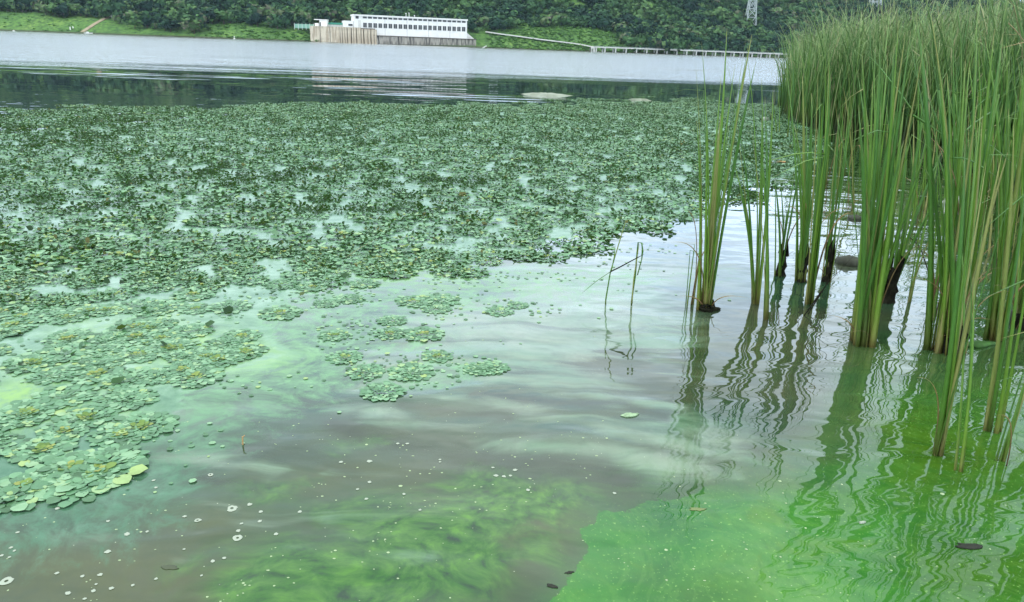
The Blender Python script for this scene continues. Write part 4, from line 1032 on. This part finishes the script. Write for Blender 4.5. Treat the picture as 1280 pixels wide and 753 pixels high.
clump((1252, 578), 5, (1282, 1330), (380, 480), 'low yellow-green reed shoots leaning out of the right edge', 20, w=(0.009, 0.017), spread=.03, dead=1)
# clumps standing farther back between the near reeds and the reed bed
back = [((1100, 300), 9, (1090, 1130), (60, 160)), ((1135, 285), 8, (1130, 1165), (60, 170)), ((1065, 262), 7, (1040, 1080), (50, 150)), ((1160, 262), 8, (1150, 1190), (50, 150)), ((1215, 300), 12, (1195, 1250), (40, 140)),
        ((1250, 320), 12, (1235, 1290), (30, 150)), ((1278, 350), 10, (1265, 1310), (30, 160)), ((1240, 250), 12, (1225, 1265), (30, 120)), ((1275, 260), 12, (1262, 1300), (20, 110)), ((1030, 230), 6, (1020, 1042), (50, 150)),
        ((1050, 215), 7, (1040, 1070), (40, 130)), ((1090, 225), 6, (1080, 1108), (50, 140)), ((990, 172), 4, (982, 1000), (60, 110)), ((968, 165), 3, (958, 976), (80, 120)), ((1195, 225), 10, (1180, 1212), (30, 110)), ((1225, 215), 10, (1212, 1245), (20, 100))]
back_lb = ['reeds behind the thick middle clump, just right of its tips', 'reeds standing behind the stout black stump', 'slim reeds rising behind the small farther stone', 'reeds just left of the bleached hanging dead leaves', 'reeds right behind the upper half of the biggest clump',
           'leafy reeds in the water right of the biggest clump', 'reeds at the right edge above the rotten stump', 'farther reeds right of the biggest clump, near the small pale stone', 'farthest reeds at the right edge before the reed bed', 'slim reeds in front of the left part of the reed bed',
           'reeds in front of the reed bed behind the tan-based shoot', 'reeds rising from open water left of the brownish pool', 'thin reeds at the left foot of the reed bed', 'leftmost thin stems beside the reed bed, near the white scrap', 'reeds behind the brownish pool, left of the pale stone', 'reeds behind the pale stone in the reeds at right']
for k, (b_, n_, a_, c_) in enumerate(back):
    clump(b_, n_, a_, c_, back_lb[k], 40 + k, w=(.012, .019), spread=.10, dead=1, fold=.2, group='reeds between the near clumps and the reed bed', depth=.3)
for k, (b_, n_, a_, c_, lb) in enumerate([((1345, 470), 18, (1285, 1400), (20, 260), 'reeds whose blades lean in at the right edge, halfway down'), ((1390, 560), 16, (1310, 1460), (60, 320), 'nearer reeds just beyond the right edge'), ((1330, 620), 12, (1292, 1400), (240, 420), 'low reeds at the lower right edge')]):
    clump(b_, n_, a_, c_, lb, 70 + k, w=(.012, .019), spread=.07, dead=2)
# a few showy bent or dead leaves
def long_leaf(pts, Y, w, mat, label, seed, name='bent_reed_leaf'):
    r = np.random.default_rng(seed); P_ = [atY(x, y, Y) if z is None else at(x, y, z) for x, y, z in pts]
    # polyline resampled
    P_ = np.array(P_); n = 15; s = np.concatenate([[0], np.cumsum(np.linalg.norm(np.diff(P_, axis=0), axis=1))]); s /= s[-1]; T = np.linspace(0, 1, n)
    C = np.stack([np.interp(T, s, P_[:, k]) for k in range(3)], 1)
    C[1:-1] = (C[:-2] + 2 * C[1:-1] + C[2:]) / 4
    D = np.gradient(C, axis=0); D /= np.linalg.norm(D, axis=1)[:, None]; V = np.zeros((n, 4, 3)); W_ = w * np.interp(T, [0, .2, .7, 1], [.7, 1, .8, .08])
    for k in range(n):
        u = np.array([.8, .5, .3]) - D[k] * (np.array([.8, .5, .3]) @ D[k]); u /= np.linalg.norm(u); v = np.cross(D[k], u)
        V[k] = [C[k] - u * W_[k] / 2, C[k] - v * W_[k] * .14, C[k] + u * W_[k] / 2, C[k] + v * W_[k] * .14]
    o0 = C[0].copy(); V = V.reshape(-1, 3) - o0
    Q = [(4 * k + j, 4 * k + (j + 1) % 4, 4 * k + 4 + (j + 1) % 4, 4 * k + 4 + j) for k in range(n - 1) for j in range(4)] + [(3, 2, 1, 0), (4 * n - 4, 4 * n - 3, 4 * n - 2, 4 * n - 1)]
    me = mesh_np(name, V, Q, mat, True, {'t': np.repeat(T, 4) * .6 + .3, 'rnd': np.full(len(V), r.random())})
    return tag(link(name, me, None, tuple(map(float, o0))), label, 'leaf')
Yb = float(at(1184, 440)[1])
long_leaf([(1205, 330, None), (1196, 235, None), (1172, 150, None), (1150, 100, None), (1134, 78, None)], Yb + .1, .016, M_blade, 'arching reed leaf with a bleached curled tip, curving left above the biggest clump', 1)
long_leaf([(1202, 320, None), (1196, 230, None), (1182, 190, None), (1152, 162, None)], Yb + .05, .012, M_dead, 'bleached tan dead leaf bending left, in front of the biggest clump', 2, 'dead_reed_leaf')
long_leaf([(1195, 300, None), (1186, 215, None), (1156, 140, None)], Yb + .3, .008, M_dead, 'thin straight tan dead leaf behind the bleached one', 3, 'dead_reed_leaf')
long_leaf([(1330, 45, None), (1280, 53, None), (1249, 61, None)], Yb - .2, .014, M_dead, 'orange-tan dead leaf poking in from the right edge near the top', 4, 'dead_reed_leaf')
long_leaf([(1286, 60, None), (1270, 38, None), (1258, 27, None), (1276, 44, None), (1254, 43, None)], Yb + .6, .008, M_dead, 'small curled pale dead leaf near the top right corner', 5, 'dead_reed_leaf')
long_leaf([(1060, 260, None), (1063, 190, None), (1075, 175, None), (1080, 230, None)], float(at(1060, 290)[1]), .014, M_dead, 'bleached dead leaf hanging in front of the middle reeds', 6, 'dead_reed_leaf')
long_leaf([(1142, 140, None), (1120, 110, None), (1096, 80, None), (1079, 63, None)], Yb + 1.0, .014, M_blade, 'long reed leaf leaning left with a pale broken tip, over the reed bed', 7)
long_leaf([(1005, 395, 0), (1030, 360, .15), (1078, 308, .45)], Yb, .012, M_rot, 'dark fallen stalk slanting up from the water between the reed clumps', 8, 'fallen_reed_stalk')
long_leaf([(1010, 393, 0), (1040, 345, .2), (1066, 330, .3)], Yb, .008, M_rot, 'second thinner dark stalk beside the slanting one', 9, 'fallen_reed_stalk')
long_leaf([(1120, 282, .35), (1150, 308, .3), (1162, 345, .2), (1165, 380, 0)], Yb, .010, M_rot, 'dark thin stalk curving down into the water left of the biggest clump', 10, 'fallen_reed_stalk')
long_leaf([(432, 322, .02), (450, 310, .05), (468, 300, .06)], 0, .010, M_dead, 'thin pale straw lying on the pad mat in the middle', 11, 'dry_straw')
# pair of broken reeds standing alone
def broken_reed(label, base, pts, seed, w=.011, extra=()):
    r = np.random.default_rng(seed); B = at(*base); e = tag(empty('broken_reed', B), label, 'reed')
    def strip(pp, w_, mat, nm, tr=(0, 1)):
        P_ = np.array([atY(x, y, B[1] + dy) for x, y, dy in pp]) - B; n = 14; s = np.concatenate([[0], np.cumsum(np.linalg.norm(np.diff(P_, axis=0), axis=1))]); s /= s[-1]; T = np.linspace(0, 1, n)
        C = np.stack([np.interp(T, s, P_[:, k]) for k in range(3)], 1); D = np.gradient(C, axis=0); D /= np.linalg.norm(D, axis=1)[:, None]
        V = np.zeros((n, 4, 3)); W_ = w_ * np.interp(T, [0, .3, .8, 1], [1, 1, .8, .15]); ref = np.array([.95, .3, .1])
        for k in range(n):
            u = ref - D[k] * (ref @ D[k]); u /= np.linalg.norm(u) + 1e-9; v = np.cross(D[k], u); V[k] = [C[k] - u * W_[k] / 2, C[k] - v * W_[k] * .2, C[k] + u * W_[k] / 2, C[k] + v * W_[k] * .2]
        Q = [(4 * k + j, 4 * k + (j + 1) % 4, 4 * k + 4 + (j + 1) % 4, 4 * k + 4 + j) for k in range(n - 1) for j in range(4)] + [(3, 2, 1, 0), (4 * n - 4, 4 * n - 3, 4 * n - 2, 4 * n - 1)]
        link(nm, mesh_np(nm, V.reshape(-1, 3), Q, mat, True, {'t': np.repeat(np.linspace(*tr, n), 4), 'rnd': np.full(n * 4, r.random())}), e)
    strip(pts, w, M_blade, 'stalk', (.0, .8))
    for (pp, w_, mat, nm) in extra: strip(pp, w_, mat, nm, (.15, .9))
    return e
broken_reed('thin broken reed with a brown leaf bent across, left one of the lone pair', (757, 381), [(757, 384, 0), (757, 376, 0), (763, 340, 0), (770, 318, 0)], 21, .010,
            [([(766, 330, 0), (775, 300, 0), (783, 274, .05)], .008, M_blade, 'leaf'), ([(764, 340, 0), (768, 320, -.03), (769, 305, -.05)], .007, M_blade, 'leaf'),
             ([(763, 340, 0), (775, 334, -.02), (788, 327, -.05), (805, 318, -.1)], .020, M_rot, 'dead_leaf'), ([(763, 340, 0), (745, 352, -.05), (727, 367, -.1)], .004, M_blade, 'leaf')])
broken_reed('green reed folded over at the top, right one of the lone pair', (790, 382), [(789, 386, 0), (790, 372, 0), (794, 345, 0), (796, 320, 0), (798, 301, 0), (801, 299, 0), (803, 308, 0), (804, 318, 0), (796, 345, 0)], 22, .012,
            [([(790, 380, 0), (792, 350, -.02), (799, 305, -.03)], .009, M_blade, 'leaf'), ([(797, 344, 0), (802, 325, -.03), (803, 304, -.04)], .007, M_blade, 'leaf')])

# broad reed bed: separate clumps along its front, the rest one mass
STAND = [(986, 153), (974, 132), (990, 121), (1400, 123), (1750, 200), (1500, 330), (1290, 262), (1212, 190), (1080, 163), (1030, 158)]
def mass_clump(r, n, hmin, hmax, rad, segs=8):
    Vs, Qs, Ts, Rs = [], [], [], []; c = 0
    for k in range(n):
        a = r.uniform(0, 6.28); q = rad * math.sqrt(r.random()); x, y = math.cos(a) * q, math.sin(a) * q; h_ = r.uniform(hmin, hmax); az = r.uniform(0, 6.28); ln = r.uniform(.02, .40) * h_
        T = np.linspace(0, 1, segs + 1); C = np.stack([x + math.cos(az) * ln * T ** 2.2, y + math.sin(az) * ln * T ** 2.2, -.05 + h_ * (T - .06 * T ** 3)], 1)
        if r.random() < .38:
            kk = segs - 2; d_ = r.uniform(.12, .3); z_ = r.uniform(-.12, .16); C[kk + 1] = C[kk] + np.array([math.cos(az) * d_, math.sin(az) * d_, .10]); C[kk + 2] = C[kk + 1] + np.array([math.cos(az) * d_ * .8, math.sin(az) * d_ * .8, z_])
        f = r.uniform(0, math.pi); u = np.array([math.cos(f), math.sin(f), 0]); v = np.array([-math.sin(f), math.cos(f), 0]); w_ = r.uniform(.017, .032) * np.interp(T, [0, .2, .7, 1], [1.3, 1, .8, .08])
        V = np.stack([C - u * w_[:, None] / 2, C + v * w_[:, None] * .25, C + u * w_[:, None] / 2], 1).reshape(-1, 3)
        Q = []
        for s_ in range(segs):
            b = 3 * s_; Q += [(b, b + 1, b + 4, b + 3), (b + 1, b + 2, b + 5, b + 4), (b + 2, b, b + 3, b + 5)]
        Vs.append(V); Qs.append(np.array(Q) + c); c += len(V); Ts.append(np.repeat(T, 3)); Rs.append(np.full(len(V), r.random()))
    return np.concatenate(Vs), np.concatenate(Qs), np.concatenate(Ts), np.concatenate(Rs)
MC = [mass_clump(np.random.default_rng(800 + k), 13, 1.5, 2.9, .28) for k in range(9)]
MCm = [mesh_np('reed_bed_clump', V, Q, M_bed, True, {'t': T, 'rnd': R_}) for V, Q, T, R_ in MC]
bx, by = scatter(3, 26, 5, 36, .40)
kx, ky = to_px(np.stack([bx, by, np.zeros(len(bx))], 1)); ok = in_poly(kx, ky, STAND); bx, by, kx, ky = bx[ok], by[ok], kx[ok], ky[ok]
vis = (kx < 1300); order = np.argsort(by + (~vis) * 100)
edge_f = lambda x, y, k: float(np.interp(k, [970, 1000, 1050, 1100], [.92, 1.12, 1.27, 1.32]))
NB = 230
for i in order[:NB]:
    o = link('reed_bed_clump', MCm[int(i) % 9], None, (float(bx[i]), float(by[i]), 0)); s_ = edge_f(bx[i], by[i], kx[i]) * random.uniform(.9, 1.06); o.scale = (s_, s_, s_); o.rotation_euler = (0, 0, random.uniform(0, 6.28))
    tag(o, 'reed clump at the front of the big dense reed bed on the right', 'reed clump', 'clumps along the front of the reed bed')
Vs, Qs, Ts, Rs = [], [], [], []; n = 0
for i in order[NB:]:
    V, Q, T, R_ = MC[int(i) % 9]; a = random.uniform(0, 6.28); Rm = np.array([[math.cos(a), -math.sin(a), 0], [math.sin(a), math.cos(a), 0], [0, 0, 1]]); s_ = edge_f(bx[i], by[i], kx[i]) * random.uniform(.9, 1.06)
    Vs.append(V @ Rm.T * s_ + np.array([bx[i], by[i], 0])); Qs.append(Q + n); Ts.append(T); Rs.append(R_); n += len(V)
import sys; print('reed bed clumps', len(order), 'rosettes', len(px_), 'leaftris', sum(len(f) for f in b_flat[1]) + sum(len(f) for f in b_dark[1]), file=sys.stderr)
o = link('reed_bed', mesh_np('reed_bed', np.concatenate(Vs), np.concatenate(Qs), M_bed, True, {'t': np.concatenate(Ts), 'rnd': np.concatenate(Rs)})); tag(o, 'tall dense green reed bed filling the upper right', 'reed bed', kind='stuff')

# ------------------------------------------------------------------ stones, foam and floating bits
def rock(name, px, py, wpx, flat, mat, label, cat='stone', seed=0, z=0.0, sy=.75):
    r = np.random.default_rng(seed); B = at(px, py); s_ = wpx / F_PX * float(np.linalg.norm(B - EYE)) / 2
    n, m_ = 14, 5; V = []; wob_ = r.uniform(.62, 1.15, n); yaw_ = r.uniform(-.35, .35); ca_, sa_ = math.cos(yaw_), math.sin(yaw_)
    sy = sy if sy != .75 or cat == 'stone' else .42
    for j in range(m_):
        ph_ = math.pi * (j + .5) / m_
        for k in range(n): a = 2 * math.pi * k / n; q = s_ * math.sin(ph_) * wob_[k] * r.uniform(.92, 1.06); X0, Y0 = math.cos(a) * q, math.sin(a) * q * sy; V.append((X0 * ca_ - Y0 * sa_, X0 * sa_ + Y0 * ca_, math.cos(ph_) * s_ * flat * r.uniform(.8, 1.2)))
    V += [(0, 0, s_ * flat), (0, 0, -s_ * flat)]
    Q = [(j * n + k, (j + 1) * n + k, (j + 1) * n + (k + 1) % n, j * n + (k + 1) % n) for j in range(m_ - 1) for k in range(n)]
    T = [(m_ * n, k, (k + 1) % n) for k in range(n)] + [(m_ * n + 1, (m_ - 1) * n + (k + 1) % n, (m_ - 1) * n + k) for k in range(n)]
    return tag(link(name, mesh_np(name, np.array(V), [np.array(Q), np.array(T)], mat, True), None, (float(B[0]), float(B[1]), s_ * flat * z)), label, cat)
rock('stone', 1062, 330, 36, .42, M_stone, 'dark flat wet stone breaking the surface between the reed clumps', seed=1, z=.2)
rock('stone', 1068, 274, 20, .4, M_stone, 'smaller dark stone farther back than the flat wet one', seed=2, z=.2)
rock('stone', 1190, 256, 24, .7, M_palestone, 'pale stone half hidden behind the biggest reed clump', seed=3, z=.3)
rock('stone', 1252, 224, 14, .6, M_palestone, 'small pale stone among the reeds near the right edge', seed=4, z=.3)
rock('stone', 1262, 400, 30, .6, M_stone, 'dark lump of rotten roots beside the reed clumps at the right edge', 'root lump', seed=5, z=.1)
rock('white_scrap', 956, 152, 9, .8, M_foam, 'small white scrap lying on the pads left of the reed bed', 'litter', seed=6, z=.5)
rock('floating_stick', 1212, 684, 30, .12, M_debris, 'dark flat stick floating on the green scum at bottom right', 'stick', seed=7, z=.4)
rock('algae_lump', 787, 520, 28, .14, simple_mat('algae_lump', (.28, .40, .24), .7, 60, .4), 'pale green lump of algae floating left of the reed reflections', 'algae', seed=8, z=.4)
rock('algae_lump', 1225, 432, 44, .12, simple_mat('green_algae', (.04, .12, .02), .7, 30, .5), 'dark green algae cushion at the foot of the right reeds', 'algae', seed=9, z=.4)
rock('algae_lump', 888, 388, 26, .3, M_rot, 'dark soggy tuft at the waterline of the leftmost tall clump', 'plant debris', seed=10, z=.3)
rock('brown_leaf', 978, 203, 16, .10, simple_mat('brown_leaf', (.36, .2, .08)), 'brown dead leaf lying on the pads at the left foot of the reed bed', 'leaf', seed=11, z=.8)
rock('brown_leaf', 872, 637, 22, .05, simple_mat('olive_leaf', (.16, .2, .08)), 'curled olive leaf floating on the green scum', 'leaf', seed=12, z=.8)
rock('white_shell', 1078, 654, 9, .4, M_foam, 'tiny white shell on the green scum in the reed reflections', 'shell', seed=13, z=.4)
rock('floating_twig', 212, 710, 20, .05, simple_mat('wet_leaf', (.07, .085, .05)), 'dark wet leaf floating at bottom left among foam specks', 'leaf', seed=14, z=.8)
rock('algae_lump', 690, 733, 15, .25, M_debris, 'dark clot at the ragged edge of the bright green scum', 'algae', seed=15, z=.2)
rock('algae_lump', 712, 716, 13, .2, M_debris, 'dark clot just above the other along the scum edge', 'algae', seed=16, z=.1)
m = MB(); B = at(303, 556); T_ = atY(303, 546, B[1]); m.bar((0, 0, -.05), (.003, 0, float(T_[2])), .0045, .003, 6); m.bar((.003, 0, float(T_[2]) - .004), (.012, .002, float(T_[2]) + .006), .003, .002, 5)
tag(m.build('upright_twig', simple_mat('tan_twig', (.4, .26, .12)), loc=tuple(map(float, B))), 'short tan twig sticking straight up out of the open water', 'twig')
for (px0, py0, wpx, hpx, lb, sd_) in ((683, 119, 70, 4.0, 'long cream raft of foam on the dark calm water beyond the mat', 31), (800, 126, 34, 1.0, 'thin pale foam streak at the far edge of the pad mat', 32)):
    r = np.random.default_rng(sd_); B = at(px0, py0); dd = float(np.linalg.norm(B - EYE)); hw_ = wpx / F_PX * dd / 2; hd_ = float(abs(at(px0, py0 - hpx / 2)[1] - at(px0, py0 + hpx / 2)[1])) / 2
    n = 40; V = [(0, 0, .07)]
    for f_, z_ in ((.6, .055), (1, -.01)):
        for k in range(n): a = 2 * math.pi * k / n; q = f_ * (r.uniform(.55, 1.1)); V.append((math.cos(a) ** 3 * hw_ * q, math.sin(a) * hd_ * q, z_ * r.uniform(.6, 1.2)))
    T = [(0, 1 + k, 1 + (k + 1) % n) for k in range(n)]; Q = [(1 + k, 1 + n + k, 1 + n + (k + 1) % n, 1 + (k + 1) % n) for k in range(n)]
    tag(link('foam_raft', mesh_np('foam_raft', np.array(V), [np.array(Q), np.array(T)], M_cream), None, (float(B[0]), float(B[1]), .002)), lb, 'foam')
def blob_mesh(seed, ring=False):
    r = np.random.default_rng(seed); n = 14; V = []; rr = [(0.32 if ring else 0.01, .0), (.55, .16), (.85, .13), (1.0, -.02)]; w_ = r.uniform(.8, 1.2, n)
    for q, z in rr:
        for k in range(n): a = 2 * math.pi * k / n; V.append((math.cos(a) * q * (1 if q < .4 else w_[k]), math.sin(a) * q * (1 if q < .4 else w_[k]), z + (.17 if (q < .1) else 0)))
    Q = [(j * n + k, (j + 1) * n + k, (j + 1) * n + (k + 1) % n, j * n + (k + 1) % n) for j in range(3) for k in range(n)]
    return mesh_np('foam_patch', np.array(V), np.array(Q), M_foam, True)
BL = [blob_mesh(900 + k) for k in range(5)]; BR = [blob_mesh(920 + k, True) for k in range(3)]
FO = [(8, 727, 19, 1, 'largest white foam patch, cut by the left edge at the bottom'), (290, 636, 19, 1, 'round white foam ring, the largest of those near the middle left'), (247, 651, 12, 1, 'small foam ring just left of and below the largest ring'), (297, 673, 17, 1, 'foam ring below the largest one'),
      (263, 594, 10, 1, 'greyish foam ring beside the upper pale streak'), (159, 668, 10, 0, 'white foam blob left of the rings'), (135, 690, 10, 0, 'white foam blob, lower left of the pale ring group'), (266, 702, 8, 0, ''), (125, 719, 8, 0, ''), (103, 721, 7, 0, ''), (117, 739, 8, 0, ''), (139, 736, 8, 0, ''),
      (85, 742, 9, 0, ''), (195, 724, 6, 0, ''), (120, 731, 5, 0, ''), (71, 717, 7, 0, ''), (14, 685, 6, 0, ''), (18, 689, 5, 0, ''), (2, 695, 6, 0, ''), (12, 697, 5, 0, ''), (22, 666, 6, 0, ''), (72, 636, 8, 0, ''), (184, 665, 6, 0, ''), (312, 631, 9, 0, ''), (326, 640, 8, 0, ''), (325, 652, 8, 0, ''), (231, 646, 7, 0, ''),
      (302, 655, 6, 0, ''), (298, 664, 8, 0, ''), (280, 698, 7, 0, ''), (462, 603, 8, 0, ''), (458, 624, 7, 0, ''), (447, 612, 6, 0, ''), (462, 577, 10, 0, ''), (426, 578, 8, 0, ''), (550, 575, 6, 0, ''), (550, 578, 5, 0, ''), (620, 595, 9, 0, ''), (630, 596, 8, 0, ''), (638, 595, 7, 0, ''), (644, 588, 9, 0, ''), (616, 585, 6, 0, ''),
      (660, 613, 8, 0, ''), (768, 617, 7, 0, ''), (497, 555, 7, 0, ''), (509, 555, 7, 0, ''), (195, 610, 6, 0, ''), (192, 601, 6, 0, ''), (345, 668, 8, 0, ''), (375, 640, 8, 0, ''), (252, 720, 5, 0, ''), (166, 732, 6, 0, ''), (106, 749, 6, 0, ''), (135, 652, 6, 0, ''), (230, 687, 5, 0, ''), (505, 618, 7, 0, ''), (525, 638, 6, 0, '')]
for k, (x, y, wp, ring, lb) in enumerate(FO):
    B = at(x, y); s_ = wp / F_PX * float(np.linalg.norm(B - EYE)) / 2 * .68
    o = link('foam_patch', (BR if ring else BL)[k % (3 if ring else 5)], None, (float(B[0]), float(B[1]), .0015)); o.scale = (s_, s_ * .85, s_ * .6); o.rotation_euler = (0, 0, random.uniform(0, 6))
    if lb: tag(o, lb, 'foam')
    else: tag(o, 'small white foam speck floating on the murky water at lower left', 'foam', 'small foam specks on the murky water')
# uncountable flecks
r = np.random.default_rng(77); Vs, Fs = [], []; n = 0
fl_reg = [((0, 600, 620, 753), 150, (1.2, 3.4)), ((380, 760, 540, 640), 120, (1.2, 3.5)), ((720, 1280, 600, 753), 120, (1.2, 3.6)), ((560, 900, 420, 600), 60, (1, 2.6)), ((150, 420, 520, 640), 50, (1, 2.6))]
for (x0, x1, y0, y1), cnt_, (s0, s1) in fl_reg:
    for _ in range(cnt_):
        X_, Y_ = r.uniform(x0, x1), r.uniform(y0, y1)
        if vnoise(np.array([X_ / 50]), np.array([Y_ / 28]))[0] < .42: continue
        B = at(X_, Y_); s_ = r.uniform(s0, s1) * (1 if r.random() > .1 else 1.5) / F_PX * float(np.linalg.norm(B - EYE)) / 2; k_ = 6; a0 = r.uniform(0, 6)
        el = r.uniform(.4, 1)
        ring_ = [(B[0] + math.cos(a0 + i * 2 * math.pi / k_) * s_ * r.uniform(.7, 1.2), B[1] + math.sin(a0 + i * 2 * math.pi / k_) * s_ * el, .0004) for i in range(k_)]
        Vs += [(B[0], B[1], .0006 + s_ * .4)] + ring_; Fs += [(n, n + 1 + i, n + 1 + (i + 1) % k_) for i in range(k_)]; n += k_ + 1
o = link('scum_flecks', mesh_np('scum_flecks', np.array(Vs), np.array(Fs), simple_mat('fleck', (.33, .42, .24), .6, 200, .3))); tag(o, 'tiny pale flecks of foam and plant matter scattered on the water', 'flecks', kind='stuff')
